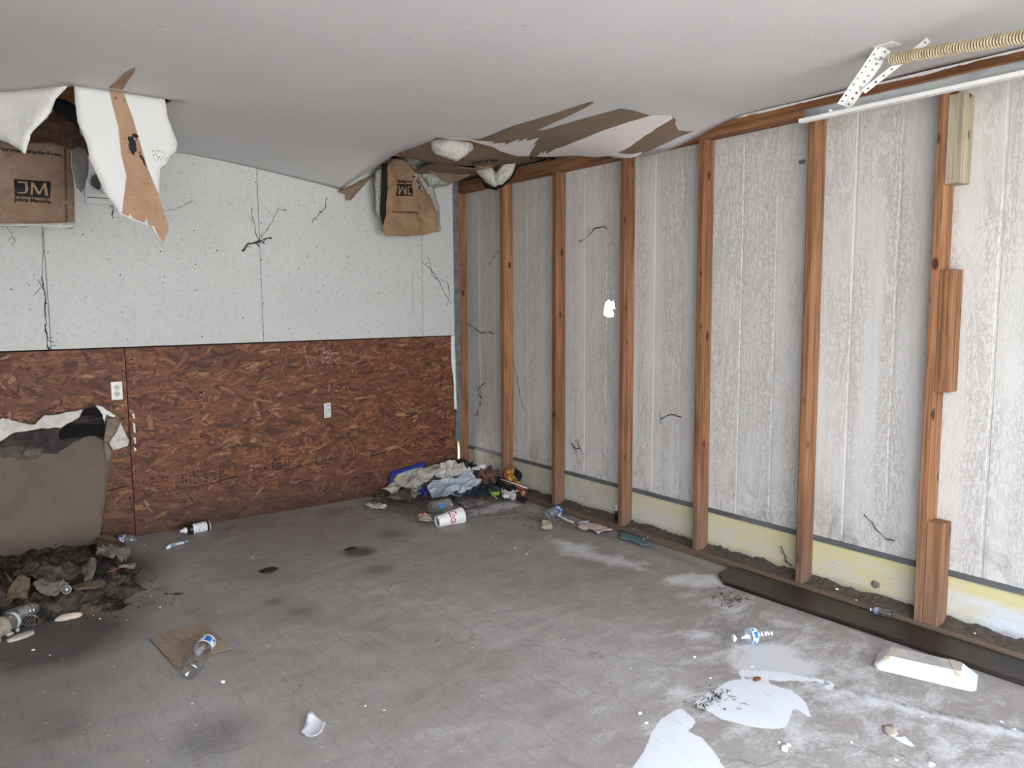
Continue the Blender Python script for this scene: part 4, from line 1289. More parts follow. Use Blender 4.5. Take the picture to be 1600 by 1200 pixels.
# dirty cobweb strands
WEB = M('sooty_cobweb', (.045, .042, .04), (.10, .095, .09), 50, rough=.95)
def web(label, px, plane, val, r=.003, seed=0, branch=3):
    rnd = random.Random(seed)
    lst = []
    def strand(pts, rr, amp):
        P = []
        for i in range(len(pts)-1):
            a, b = pts[i], pts[i+1]
            k = max(2, int((b-a).length/.02))
            for j in range(k):
                q = a.lerp(b, j/k)+Vector((rnd.uniform(-1, 1), rnd.uniform(-1, 1), rnd.uniform(-1, 1)))*amp
                P.append(q)
        P.append(pts[-1])
        lst.append(tube_vf(P, [rr*rnd.uniform(.35, 1.3) for _ in P], 4))
        return P
    main = strand([on(u, v, plane, val) for u, v in px], r, .005)
    for _ in range(branch):
        q = rnd.choice(main)
        d = Vector((rnd.uniform(-1, 1), rnd.uniform(-1, 1), rnd.uniform(-1, 1))); d[plane] = 0
        strand([q, q+d*rnd.uniform(.02, .08)], r*.5, .004)
    V, Fc = merge_vf(lst)
    o = mk('cobweb', V, Fc, WEB, None, True)
    return setp(o, label, 'cobweb')
YW = -.010
web('black cobweb crack up the white board seam above the outlet', [(66, 432), (69, 455), (71, 480), (72, 510), (74, 540), (79, 547)], 1, YW, .0042, 1, 6)
web('faint cobweb line along the white board seam under the fallen batt', [(65, 352), (66, 380), (67, 410), (66, 432)], 1, YW, .0014, 21, 1)
web('short cobweb thread on the white board below the fallen batt corner', [(10, 353), (16, 362), (20, 372), (23, 377)], 1, YW, .0022, 2, 2)
web('thick cobweb cluster with a clump on the middle of the white wall', [(379, 392), (388, 381), (400, 380), (415, 374), (424, 372)], 1, YW, .0065, 3, 5)
web('long thin cobweb rising from the clump on the white wall', [(400, 380), (415, 362), (426, 345), (434, 326), (448, 328)], 1, YW, .002, 4, 4)
web('thin cobweb dangling beside the clump on the white wall', [(392, 325), (397, 348), (402, 370), (410, 380)], 1, YW, .0018, 5, 2)
web('cobweb thread under the sagging ceiling edge on the white wall', [(510, 308), (508, 325), (498, 335), (488, 347)], 1, YW, .0026, 6, 3)
web('cobweb hanging down the white wall edge near the corner', [(660, 410), (672, 418), (686, 440), (697, 462), (706, 475)], 1, YW, .002, 7, 4)
web('black cobweb knot on the white wall edge by the corner stud', [(668, 400), (674, 418), (676, 432), (698, 440), (703, 460)], 1, YW, .0022, 8, 4)
web('thin straight cobweb at the white wall seam left of the corner', [(644, 425), (645, 455), (645, 490)], 1, YW, .0014, 9, 0)
XW = .080
web('bent cobweb strand high in the third bay beside the hole', [(907, 378), (918, 370), (929, 357), (940, 354), (950, 358)], 0, XW, .0032, 10, 3)
web('drooping cobweb between the first two studs at mid height', [(733, 508), (748, 517), (752, 520), (766, 519), (772, 523)], 0, .03, .0038, 11, 3)
web('fine upper cobweb in the narrow first bay', [(763, 415), (770, 405), (778, 392)], 0, .05, .0028, 12, 2)
web('black mouldy cobweb patch low in the narrow first bay', [(744, 650), (748, 640), (752, 625), (747, 610), (755, 600)], 0, XW, .004, 13, 14)
web('cobweb trailing down the second bay beside the second stud', [(800, 560), (808, 590), (815, 630), (826, 652)], 0, XW, .002, 14, 3)
web('hooked cobweb low in the fourth bay', [(1031, 662), (1033, 655), (1040, 650), (1052, 649), (1066, 652)], 0, XW, .0028, 15, 1)
web('spidery black cobweb low in the third bay', [(893, 693), (898, 698), (905, 702), (903, 694)], 0, XW, .004, 16, 8)
web('curved cobweb low in the sixth bay', [(1351, 806), (1362, 815), (1372, 832), (1384, 842), (1398, 845)], 0, XW, .0026, 17, 1)
web('dark root-like strand on the lap board left of the sixth stud', [(1221, 853), (1226, 866), (1230, 880), (1238, 884)], 0, XW, .0036, 18, 4)
web('thin cobweb line on the long white flap side of the wall', [(258, 330), (275, 326), (292, 318), (302, 312)], 1, YW, .0014, 19, 2)

# ------------------------------------------------------------------ bottles and cups
CLEAR = clear('thin_clear_plastic', (.90, .92, .93), .35)
CLEARD = clear('dusty_clear_plastic', (.80, .80, .79), .3, .2, .10)
LABW = M('white_label_paper', (.74, .76, .80), (.66, .69, .75), 20, rough=.4)
LABB = M('blue_label_print', (.02, .10, .40), (.05, .20, .55), 26, rough=.4)
LABC = M('pale_blue_label', (.45, .62, .82), (.60, .74, .88), 30, rough=.4)
CAPW = M('white_cap', (.80, .81, .83), rough=.4)
def bottle(label, pa, pb, R, mats=(CLEAR, LABW, LABB), cap=True, labspan=(.52, .74), ribs=(.08, .46), group=None, name='plastic_bottle', cat='bottle', marks=True, seed=0):
    """lying bottle: base at pa, mouth towards pb (both floor points); R radius"""
    ax = (pb-pa); L = ax.length; ax.normalize()
    root = empty(name, pa, label, cat, group)
    p = pa+Vector((0, 0, R))
    prof = [(.0001, .012), (R*.55, .006), (R*.86, .0), (R*.98, .008)]
    h = L*ribs[0]; k = 0
    while h < L*ribs[1]:
        prof += [(R, h), (R, h+.006), (R*.93, h+.009), (R*.93, h+.011)]; h += .0145
    prof += [(R, L*(labspan[0]-.02)), (R*.98, L*labspan[0]), (R*.98, L*labspan[1]), (R, L*(labspan[1]+.015)), (R*.9, L*.82), (R*.62, L*.89), (R*.40, L*.925), (R*.37, L*.93), (R*.37, L*.95), (R*.47, L*.952), (R*.47, L*.962), (R*.36, L*.964), (R*.36, L*.995)]
    lathe('body', prof, p, ax, mats[0], root, 24)
    lathe('label', [(R*1.005, L*labspan[0]), (R*1.012, L*(labspan[0]+.005)), (R*1.012, L*(labspan[1]-.005)), (R*1.005, L*labspan[1])], p, ax, mats[1], root, 24)
    if marks:
        B = basis(ax)
        V, Fc = [], []
        rnd = random.Random(seed)
        l0, l1 = L*labspan[0], L*labspan[1]
        def patch(a0, a1, h0, h1):
            o = len(V); n = 6
            for i in range(n+1):
                a = a0+(a1-a0)*i/n
                for hh in (h0, h1): V.append(p+B@Vector((R*1.03*math.cos(a), R*1.03*math.sin(a), hh)))
            for i in range(n): Fc.append((o+2*i, o+2*i+1, o+2*i+3, o+2*i+2))
        for a in range(4):
            patch(a*1.57+.1, a*1.57+.85, l0+(l1-l0)*.12, l0+(l1-l0)*rnd.uniform(.45, .8))
            patch(a*1.57+1.0, a*1.57+1.35, l0+(l1-l0)*.55, l0+(l1-l0)*.85)
        mk('label_print', V, Fc, mats[2], root)
    if cap:
        lathe('cap', [(R*.44, L*.963), (R*.46, L*.965), (R*.46, L*1.01), (R*.42, L*1.015), (.0001, L*1.015)], p, ax, CAPW, root, 18)
    return root
b = bottle('clear water bottle with blue and white label lying on the open concrete floor', fl(1207, 1000), fl(1145, 1009), .0325, (CLEAR, LABC, LABB), True, (.46, .60), (.10, .42))
bottle('clear water bottle lying across the corner of the cardboard sheet', fl(296, 1064), fl(325, 1020)+Vector((.02, .045, .004)), .035, (CLEAR, LABW, LABB), False, (.66, .88), (.1, .3), seed=2)
bottle('small clear bottle with dark blue label resting on the dark plank', fl(1394, 966, .023), fl(1360, 958, .023), .017, (CLEAR, M('dull_blue_label', (.05, .07, .18), (.25, .28, .36), 30), LABW), True, (.62, .80), (.1, .4), marks=False)
bottle('dusty clear bottle end with blue base lying against the sole plate', fl(856, 812), fl(876, 804), .034, (CLEARD, LABB, LABW), False, (.5, .8), (.1, .4), seed=5)
bottle('dusty clear bottle with pale label wedged behind the brown cardboard scrap', fl(186, 851), fl(214, 851), .030, (CLEARD, LABW, LABB), False, (.15, .42), (.5, .7))
bottle('clear bottle with white and blue label at the far left of the debris', fl(-42, 928)+Vector((0, 0, .02)), fl(24, 924)+Vector((0, 0, .02)), .034, (CLEARD, LABW, LABB), False, (.5, .93), (.1, .4), seed=3)
bottle('dirty clear bottle lying behind the glass jar in the debris', fl(8, 982)+Vector((0, 0, .01)), fl(66, 962)+Vector((0, 0, .01)), .034, (CLEARD, CLEARD, LABB), False, (.3, .4), (.5, .7), marks=False)
# glass jar with a faded paper wrap
JAR = empty('glass_jar', fl(10, 990), 'greenish glass jar with faded pink wrap at the left edge debris', 'jar')
pa = fl(-40, 1018)+Vector((0, 0, .04)); pb = fl(22, 982)+Vector((0, 0, .04)); ax = pb-pa; L = ax.length
GLASS = clear('greenish_glass', (.62, .70, .62), .5, .05, .12)
lathe('jar_body', [(.0001, 0), (.036, 0), (.040, .006), (.040, L*.86), (.036, L*.9), (.034, L)], pa, ax, GLASS, JAR, 24)
lathe('jar_wrap', [(.0408, L*.15), (.0412, L*.16), (.0412, L*.70), (.0408, L*.71)], pa, ax, M('faded_pink_wrap', (.26, .20, .17), (.36, .36, .28), 30, rough=.6), JAR, 24)
lathe('jar_rim', [(.037, L*.92), (.040, L*.93), (.040, L*1.0), (.035, L*1.0)], pa, ax, M('pale_rim', (.45, .48, .48), rough=.3), JAR, 24)
# pine cone like cluster of pale scales
PC = empty('pine_cone', fl(48, 978), 'small dark pine cone with pale scale tips beside the glass jar', 'pine cone')
c = fl(46, 977)+Vector((0, 0, .022))
axp = Vector(_R); Bc = basis(axp)
lathe('cone_core', [(.0001, -.036), (.014, -.03), (.021, -.01), (.021, .012), (.012, .034), (.0001, .04)], c, axp, INK, PC, 14)
SC_ = M('pale_scale', (.36, .33, .29), (.20, .17, .15), 80)
V, Fc = [], []
for i in range(9):
    h = -.03+.0078*i; rr = .023*math.sqrt(max(.1, 1-(h/.045)**2))
    for k in range(13):
        a = 2*math.pi*(k+.5*(i % 2))/13
        q = c+Bc@Vector((rr*math.cos(a), rr*math.sin(a), h)); n = (Bc@Vector((math.cos(a), math.sin(a), .3))).normalized()
        t1 = Bc@Vector((-math.sin(a), math.cos(a), 0)); t2 = n.cross(t1); o = len(V)
        V += [q+t1*.0026, q+t2*.0026, q-t1*.0026, q-t2*.0026, q+n*.004]
        Fc += [(o, o+1, o+4), (o+1, o+2, o+4), (o+2, o+3, o+4), (o+3, o, o+4)]
o = mk('cone_scales', V, Fc, SC_, PC); o['kind'] = 'stuff'
# black spray bottle
pa = fl(329, 829)+Vector((0, 0, .033)); pb = fl(281, 838)+Vector((0, 0, .030))
pa.y = min(pa.y, -.04); pb.y = min(pb.y, -.06)
ax = pb-pa; L = ax.length
SB = empty('black_bottle', fl(305, 834), 'black bottle with white label and white nozzle lying along the strand board', 'bottle')
BLK = M('black_plastic', (.012, .012, .013), (.02, .02, .022), 10, rough=.3, spec=.5)
R1 = .031
lathe('body', [(.0001, 0), (R1*.9, 0), (R1, .006), (R1, L*.66), (R1*.85, L*.72), (R1*.55, L*.77), (R1*.5, L*.78)], pa, ax, BLK, SB, 24)
lathe('label', [(R1*1.01, L*.14), (R1*1.02, L*.145), (R1*1.02, L*.585), (R1*1.01, L*.59)], pa, ax, LABW, SB, 24)
lathe('base_ring', [(R1*1.0, .004), (R1*1.03, .006), (R1*1.03, .010), (R1, .012)], pa, ax, M('tan_ring', (.5, .42, .32)), SB, 24)
lathe('nozzle', [(R1*.52, L*.77), (R1*.6, L*.78), (R1*.6, L*.86), (R1*.36, L*.88), (R1*.30, L*.95), (R1*.12, L), (.0001, L)], pa, ax, CAPW, SB, 18)
B = basis(ax); V, Fc = [], []
rnd = random.Random(3)
for k in range(70):
    a = rnd.uniform(0, 6.28); h = L*rnd.choice([.2, .25, .3, .35, .4, .45, .5, .54]); da = rnd.uniform(.04, .2); o = len(V)
    for aa, hh in ((a, h), (a+da, h), (a+da, h+.0035), (a, h+.0035)):
        V.append(pa+B@Vector((R1*1.035*math.cos(aa), R1*1.035*math.sin(aa), hh)))
    Fc.append((o, o+1, o+2, o+3))
o = mk('label_print', V, Fc, M('grey_print', (.12, .13, .17)), SB); o['kind'] = 'stuff'
# paper drinks cup
pa = fl(683, 824); pb = fl(719, 817.5)
dr = (pb-pa).normalized(); L = .178; r0, r1 = .036, .052
tilt = math.asin((r1-r0)/L)
ax = (dr*math.cos(tilt)+Vector((0, 0, 1))*math.sin(tilt)).normalized()
cb = pa+Vector((0, 0, r0))
CUP = empty('paper_cup', pa, 'white paper drinks cup with red script lettering lying on its side', 'cup')
CUPW = M('waxed_white_paper', (.76, .77, .79), (.70, .71, .73), 6, rough=.4, spec=.45)
lathe('cup_wall', [(r0*.94, .010), (r0*.98, .0), (r0, .001), (r1, L), (r1*1.03, L+.001), (r1*1.03, L+.005), (r1*.98, L+.005), (r0*.96, .012)], cb, ax, CUPW, CUP, 40)
lathe('cup_base', [(.0001, .010), (r0*.96, .010)], cb, ax, M('grey_cup_base', (.42, .41, .41), (.30, .29, .29), 30), CUP, 28)
RED = M('red_print', (.42, .03, .07), (.50, .05, .10), 20, rough=.45)
vs, fs = text_vf('Coca-Cola', .075, .35, .0012)
wx = max(q[0] for q in vs)-min(q[0] for q in vs)
B = basis(ax)
# angle whose direction points up, and turning sense towards the camera side
def cupdir(a): return B@Vector((math.cos(a), math.sin(a), 0))
aup = max((k*.01 for k in range(629)), key=lambda a: cupdir(a).z)
tocam = Vector(CAM)-cb
sgn = 1 if cupdir(aup+1.2).dot(tocam) > cupdir(aup-1.2).dot(tocam) else -1
def cupmap(x, y):
    h = L*.56+y
    rr = r0+(r1-r0)*h/L+.0006
    a = aup+sgn*(.05+(x+wx/2)/wx*4.0)
    return cb+B@Vector((rr*math.cos(a), rr*math.sin(a), h))
V, Fc = poly_lines(vs, fs, cupmap)
mk('lettering', V, Fc, RED, CUP)
# clear cup with blue star print
pa = fl(672, 803); pb = fl(697, 799); ax = (pb-pa).normalized(); L = .145
CC = empty('plastic_cup', pa, 'clear plastic cup with a blue splash print lying beside the paper cup', 'cup')
cb2 = pa+Vector((0, 0, .042))
CUPC = clear('hazy_cup_plastic', (.80, .80, .79), .4, .15, .16)
lathe('cup_wall', [(.0001, .004), (.036, .002), (.040, 0), (.047, L*.94), (.050, L*.95), (.050, L)], cb2, ax, CUPC, CC, 28)
B = basis(ax); side = (Vector(CAM)-cb2).normalized()
a0 = max((k*.01 for k in range(629)), key=lambda a: (B@Vector((math.cos(a), math.sin(a), 0))).dot(side))
V = [cb2+B@Vector((.0465*math.cos(a0), .0465*math.sin(a0), L*.5))]; Fc = []
for k in range(20):
    rr = .026 if k % 2 else .016; t = k*math.pi/10
    a = a0+rr*math.cos(t)/.045; h = L*.5+rr*math.sin(t)
    V.append(cb2+B@Vector((.0468*math.cos(a), .0468*math.sin(a), h)))
for k in range(20): Fc.append((0, 1+k, 1+(k+1) % 20))
mk('splash_print', V, Fc, M('bright_blue_print', (.06, .22, .52), (.10, .30, .62), 30), CC)

# ------------------------------------------------------------------ the other things on the floor
# dark plank lying along the sole plate
pts = [fl(1123, 901), fl(1131, 914), fl(1600, 1073), fl(1600, 1036), fl(1160, 892), fl(1140, 892)]
ld = Vector((pts[2].x-pts[1].x, pts[2].y-pts[1].y, 0)).normalized()
L2 = 1.35
tail0 = pts[2]+ld*L2; tail1 = pts[3]+ld*L2
out = [(q.x, q.y) for q in (pts[0], pts[1], pts[2], tail0, tail1, pts[3], pts[4], pts[5])]
out = [(min(x, -.006), y) for x, y in out]
PLK = empty('plank', (-.15, -3.3, 0), 'long dark brown plank lying on the floor along the sole plate', 'plank')
sheet('board', out, lambda a, b: (a, b, .022+.0012*nz(a*8, b*2)), PLANK, PLK, .06, .021, smooth=False)
q = [fl(1133, 914, .0), fl(1600, 1072, .0)]
e0 = q[0]; e1 = q[1]+ld*L2
nrm = Vector((-ld.y, ld.x, 0)); 
if nrm.x > 0: nrm = -nrm
tube('front_bead', [e0+nrm*.002+Vector((0, 0, .008)), e1+nrm*.002+Vector((0, 0, .008))], .007, PLANK, PLK, 8)
# white upturned tray
A, Bq, C_, D = fl(1368, 1046), fl(1520, 1082), fl(1540, 1066), fl(1392, 1020)
TRY = empty('plastic_tray', fl(1450, 1055), 'white slope-sided plastic cover lying face up on the concrete beside the plank', 'tray')
u_ = (Bq-A).normalized(); Lx = (Bq-A).length; v_ = Vector((-u_.y, u_.x, 0))
wy = .155
TRM = M('chalky_white_plastic', (.70, .73, .73), (.62, .65, .65), 5, rough=.5, spec=.35)
GRM = M('worn_grey_top', (.36, .34, .32), (.50, .48, .46), 14, rough=.8)
def rr_pts(x0, x1, y0, y1, r, n=5):
    o = []
    for cx, cy, s in ((x1-r, y1-r, 0), (x0+r, y1-r, 1), (x0+r, y0+r, 2), (x1-r, y0+r, 3)):
        for k in range(n+1):
            a = (s+k/n)*math.pi/2; o.append((cx+r*math.cos(a), cy+r*math.sin(a)))
    return o
def T3(x, y, z): return A+u_*x+v_*y+Vector((0, 0, z))
rings = [(rr_pts(-.01, Lx+.01, 0, wy, .030), .001), (rr_pts(-.01, Lx+.01, 0, wy, .030), .012), (rr_pts(.030, Lx-.035, .030, wy-.026, .014), .048), (rr_pts(.036, Lx-.041, .036, wy-.031, .012), .0525)]
V, Fc = [], []
for pts_, z in rings: V += [T3(x, y, z) for x, y in pts_]
n = len(rings[0][0])
for i in range(3):
    for k in range(n): Fc.append((i*n+k, i*n+(k+1) % n, (i+1)*n+(k+1) % n, (i+1)*n+k))
o = mk('shell', V, Fc, TRM, TRY)
top = rr_pts(.036, Lx-.041, .036, wy-.031, .012)
sheet('worn_top', top, lambda a, b: T3(a, b, .0528), GRM, TRY, .02)
pg = jag([(Lx*.30, wy*.50), (Lx*.62, wy*.48), (Lx*.66, wy*.62), (Lx*.5, wy*.68), (Lx*.32, wy*.66)], .006, 4, 3)
sheet('scraped_patch', pg, lambda a, b: T3(a, b, .0536), M('grey_scrape', (.27, .26, .25), (.52, .51, .5), 70), TRY, .01)
tape = M('tan_stain', (.42, .35, .27), (.55, .48, .40), 30)
def shell_z(x, y):
    dx = min(x, Lx-x)+.01; dy = min(y, wy-y)
    return .012+.0405*min(1, max(0, min(dx/.042, (y)/.032, (wy-y)/.027)))
for xx, sl in ((.045, .35), (Lx-.06, -.25)):
    q = [(xx-.010+sl*(.02-.06), .02), (xx+.010+sl*(.02-.06), .02), (xx+.012+sl*.07, wy-.03), (xx-.010+sl*.07, wy-.03)]
    sheet('stain_band', jag(q, .003, 4, 2), lambda a, b: T3(a, b, shell_z(a, b)+.0022), tape, TRY, .008)
# cardboard sheet, ribbed
cq = [(p.x, p.y) for p in [fl(234, 1000), fl(262, 990), fl(318, 975), fl(330, 988), fl(362, 1016), fl(330, 1025), fl(277, 1046), fl(262, 1030)]]
CARD = M('ribbed_cardboard', (.16, .115, .085), (.30, .225, .165), 4, (1, 1, 1), .85, .2)
c0 = Vector(cq[0]); ca = (Vector(cq[4])-c0).normalized()
def ccard(a, b):
    s = (Vector((a, b))-c0).dot(Vector((ca.y, -ca.x)))
    return (a, b, .007+.0024*math.sin(s*2*math.pi/.013)+.012*max(0, nz(a*4, b*4)))
ctm = NT('ribbed_brown_cardboard')
cdir = Vector((ca.y, -ca.x))
sx3 = ctm.sep(ctm.n('ShaderNodeNewGeometry').outputs['Position'])
along = ctm.math('ADD', ctm.math('MULTIPLY', sx3[0], cdir.x), ctm.math('MULTIPLY', sx3[1], cdir.y))
rib = ctm.math('SINE', ctm.math('MULTIPLY', ctm.math('SUBTRACT', along, cdir.dot(c0)), 2*math.pi/.013))
cn = ctm.noise(6, 5, .65, .6)
cc = ctm.ramp(cn, [(.3, (.26, .195, .145)), (.7, (.42, .33, .25))])
cc = ctm.mix(ctm.ramp(rib, [(.0, .62), (.45, 0)]), cc, (.085, .062, .046))
cc = ctm.mix(ctm.ramp(ctm.noise(1.0, 4, .6, .8, ctm.mapping((3, 16, 1), (0, 0, .5))), [(.62, 0), (.72, .5)]), cc, (.45, .38, .31))
ctm.color(cc); ctm.rough(.85, .2); CARD = ctm.m
o = sheet('cardboard_sheet', jag(cq, .004, 4, 2), ccard, CARD, None, .0035, .002)
setp(o, 'square of ribbed brown cardboard lying flat on the concrete, left side', 'cardboard')
o['base_material'] = 'corrugated board'
del o['base_material']
# curved paper scrap, lower middle
sq = [(p.x, p.y) for p in [fl(487, 1118), fl(509, 1135), fl(503, 1150), fl(494, 1156), fl(480, 1154), fl(470, 1148), fl(477, 1136), fl(481, 1122)]]
cx_ = sum(a for a, b in sq)/8; cy_ = sum(b for a, b in sq)/8
PAPW = M('crisp_white_paper', (.74, .76, .80), (.68, .70, .75), 8, rough=.6)
o = sheet('paper_scrap', sq, lambda a, b: (a, b, .004+6.0*((a-cx_)*.8-(b-cy_)*.6)**2+1.5*((a-cx_)*.6+(b-cy_)*.8)**2), PAPW, None, .012, .0012)
setp(o, 'curled white paper scrap alone on the open floor near the camera', 'paper')
# squeezed toothpaste-like tube
pa = fl(263, 858); pb = fl(292, 846); d = (pb-pa); Ld = d.length; d.normalize(); s_ = Vector((-d.y, d.x, 0))
TB = empty('squeezed_tube', pa, 'flattened blue and white squeezed tube lying before the black bottle', 'tube')
V, Fc = [], []
nn = 12
for i in range(nn+1):
    t = i/nn; wdt = .010+.020*t+(.008 if i == nn else 0); hgt = .011*(1-t)**.7+.002
    for k in range(10):
        a = 2*math.pi*k/10
        V.append(pa+d*(Ld*t)+s_*(wdt*math.cos(a)+.004*math.sin(t*7))+Vector((0, 0, hgt+hgt*math.sin(a)+.004*t*(1+math.sin(k*2+t*9)))))
for i in range(nn):
    for k in range(10): Fc.append((i*10+k, i*10+(k+1) % 10, (i+1)*10+(k+1) % 10, (i+1)*10+k))
Fc += [tuple(reversed(range(10))), tuple(nn*10+k for k in range(10))]
TUBM = NT('blue_white_tube'); xx = TUBM.noise(28, 3, .6, .5)
TUBM.color(TUBM.ramp(xx, [(.42, (.10, .26, .52)), (.5, (.62, .66, .70)), (.62, (.75, .76, .76))])); TUBM.rough(.4, .5)
mk('tube_body', V, Fc, TUBM.m, TB, True)
lathe('tube_cap', [(.0001, -.014), (.008, -.014), (.009, 0), (.007, .003)], pa+Vector((0, 0, .010)), d, PLAS, TB, 14)
# tan foam lens
blob('foam_piece', tuple(fl(108, 967)+Vector((0, 0, .010))), (.055, .026, .016), M('tan_foam', (.50, .40, .33), (.62, .53, .46), 40, rough=.9), 5, .12, None, 'smooth tan foam piece on the floor right of the glass jar', 'foam piece', None, lambda p: Vector((p.x, p.y, max(p.z, -.5))))
# black lump and stain crumbs
blob('tar_lump', tuple(fl(420, 892)+Vector((0, 0, .006))), (.045, .025, .010), BLACK, 8, .35, None, 'flat black tar lump on the middle of the floor', 'lump')
blob('tar_lump', tuple(fl(548, 858)+Vector((0, 0, .004))), (.035, .016, .006), BLACK, 12, .35, None, 'smaller black tar lump on the round oil stain', 'lump')
# insole by the fourth stud
iq = [(p.x, p.y) for p in [fl(966, 834, .03), fl(968, 827, .03), fl(976, 822, .03), fl(986, 824, .03), fl(997, 832, .03), fl(1012, 842, .02), fl(1017, 847, .02), (fl(1014, 851, .015)), fl(1003, 851, .015), fl(985, 843, .015), fl(972, 839, .02)]]
iq = [(min(x, -.006), y) for x, y in iq]
TEAL = M('dusty_teal_foam', (.075, .125, .13), (.12, .18, .185), 16, rough=.8)
o = sheet('shoe_insole', iq, lambda a, b: (a, b, .013+.03*max(0, a+.14)*3*.35), TEAL, None, .02, .008)
setp(o, 'dusty teal shoe insole leaning on the sole plate by the fourth stud', 'insole')
# small white-topped vial behind the fourth stud
p = on(963, 818, 0, .055); p.z = .05
VI = empty('vial', p, 'thin dark vial with white cap standing on the sole plate left of the fourth stud', 'vial')
lathe('vial_body', [(.0001, 0), (.011, 0), (.011, .055), (.008, .06)], p, Vector((0, 0, 1)), BLK, VI, 14)
lathe('vial_cap', [(.0095, .058), (.0095, .095), (.006, .1), (.0001, .1)], p, Vector((0, 0, 1)), CAPW, VI, 14)
# scraps of paper along the right wall
PAPC = M('cream_paper', (.52, .47, .38), (.64, .60, .52), 18, rough=.8)
PAPP = M('pinkish_paper', (.50, .36, .31), (.62, .52, .48), 22, rough=.8)
def scrap(name, px, mat, h, seed, label, cat='paper', group=None, z=0.0, g=.016, s=14, th=.0012, ja=.003):
    q = [(p.x, p.y) for p in (fl(u, v, z) for u, v in px)]
    q = [(min(x, -.004), min(y, -.012)) for x, y in q]
    o = sheet(name, jag(q, ja, 2, seed), lambda a, b: (a, b, z+.003+h*(.55+.55*fold(a, b, s, seed))), mat, None, g, th)
    return setp(o, label, cat, group)
scrap('paper_scrap', [(847, 816), (860, 818), (864, 828), (855, 831), (845, 829)], PAPC, .022, 1, 'crumpled cream paper on the floor below the dusty bottle end')
scrap('paper_scrap', [(902, 827), (908, 820), (921, 821), (936, 823), (958, 831), (945, 834), (935, 838), (922, 831), (910, 831)], PAPP, .022, 2, 'pinkish crumpled paper flat on the floor, left of the teal insole')
scrap('paper_strip', [(871, 805), (880, 810), (898, 818), (896, 820), (880, 814), (870, 808)], PAPW, .012, 3, 'thin white paper strip trailing from the dusty bottle end')
scrap('paper_strip', [(901, 818), (910, 817), (920, 815), (921, 818), (911, 820), (906, 822)], PAPW, .012, 4, 'short white paper strip above the pinkish crumpled paper')
scrap('paper_scrap', [(985, 826), (995, 824), (1016, 830), (1008, 834), (998, 831)], PAPP, .010, 5, 'dirty paper scrap on the sole plate behind the teal insole', z=.038)
scrap('paper_scrap', [(653, 815), (658, 809), (668, 810), (674, 817), (678, 823), (664, 823), (655, 821)], PAPP, .05, 6, 'crumpled pinkish wrapper beside the base of the paper cup', 'wrapper', s=22)
scrap('wrapper_corner', [(654, 812), (660, 808), (668, 811), (664, 814)], RED, .055, 8, 'torn dark red wrapper corner on the crumpled wrapper', 'wrapper')

# ------------------------------------------------------------------ rubbish heap in the corner
def sstep(t): t = min(max(t, 0), 1); return t*t*(3-2*t)
def heap(x, y):
    s_ = (x+.80)*.615+(y+.21)*.79
    h = .175*sstep(s_/.62)
    h *= sstep((x+1.02)/.30)*sstep((y+.92)/.22)
    h += .016*nz(x*9, y*9, 1)*sstep(s_/.2)
    return max(h, 0)
def heap_pt(u, v, off=0.0):
    d = Vector(ray(u, v)); c = Vector(CAM)
    t = 3.5
    while t < 9:
        p = c+d*t
        if p.y > -.028: return Vector((p.x, -.028, p.z))
        if p.x > -.012: return Vector((-.012, p.y, p.z))
        if p.z <= heap(p.x, p.y)+off: return p
        t += .004
    return p
def hv(px, off): return [(p.x, p.y) for p in (heap_pt(u, v, off) for u, v in px)]
V, Fc = [], []
gx = np.linspace(-1.08, -.004, 80); gyy = np.linspace(-.98, -.012, 72)
for y in gyy:
    for x in gx:
        h = heap(x, y)
        V.append((x, y, h-.004+(.012*fold(x, y, 17, 4) if h > .012 else -.004)))
nX = len(gx)
for j in range(len(gyy)-1):
    for i in range(nX-1):
        a = j*nX+i; Fc.append((a, a+1, a+nX+1, a+nX))
LITM = M('rotted_leaf_litter', (.035, .027, .023), (.15, .125, .11), 42, rough=.95, bump=.5)
o = mk('leaf_litter', V, Fc, LITM, None, False); setp(o, 'dark rotted litter under the corner rubbish heap', 'litter', None, 'stuff')
def rag(name, px, mat, off, amp, s, seed, label, cat, g=.014, th=.0015, lift=None, ja=.006, group=None):
    """crumpled sheet laid over the heap"""
    q = jag(hv(px, off), ja, 2, seed)
    def f(a, b):
        z = heap(a, b)+off+amp*(.5+fold(a, b, s, seed))
        if lift: z += lift(a, b)
        return (min(a, -.008), min(b, -.016), max(z, .003))
    o = sheet(name, q, f, mat, None, g*.8, th, smooth=False)
    return setp(o, label, cat, group)
CLOTHW = M('soiled_pale_cloth', (.30, .275, .25), (.58, .56, .53), 9, rough=.85, bump=.1)
CLOTHB = M('brown_stained_cloth', (.085, .062, .052), (.19, .15, .135), 12, rough=.9, bump=.15)
BAGB = M('pale_blue_plastic_film', (.34, .40, .50), (.54, .60, .70), 6, rough=.4, spec=.5)
BAGW = M('milky_plastic_film', (.40, .40, .41), (.60, .60, .61), 10, rough=.45, spec=.45)
RAGM = M('maroon_brown_rag', (.075, .032, .028), (.19, .105, .085), 16, rough=.9, bump=.2)
BLKB = M('black_bin_bag', (.006, .006, .007), (.014, .014, .016), 8, rough=.35, spec=.5)
NAVY = M('dark_navy_cloth', (.018, .022, .034), (.05, .058, .08), 14, rough=.85)
TOWEL = M('grey_paper_towel', (.40, .39, .38), (.74, .73, .71), 26, rough=.9, bump=.25)
GOLDM = NT('orange_foil'); xx = GOLDM.noise(34, 4, .65, 1.0)
GOLDM.color(GOLDM.ramp(xx, [(.36, (.02, .008, .005)), (.46, (.42, .17, .03)), (.6, (.60, .36, .10)), (.72, (.62, .56, .48))])); GOLDM.rough(.35, .6)
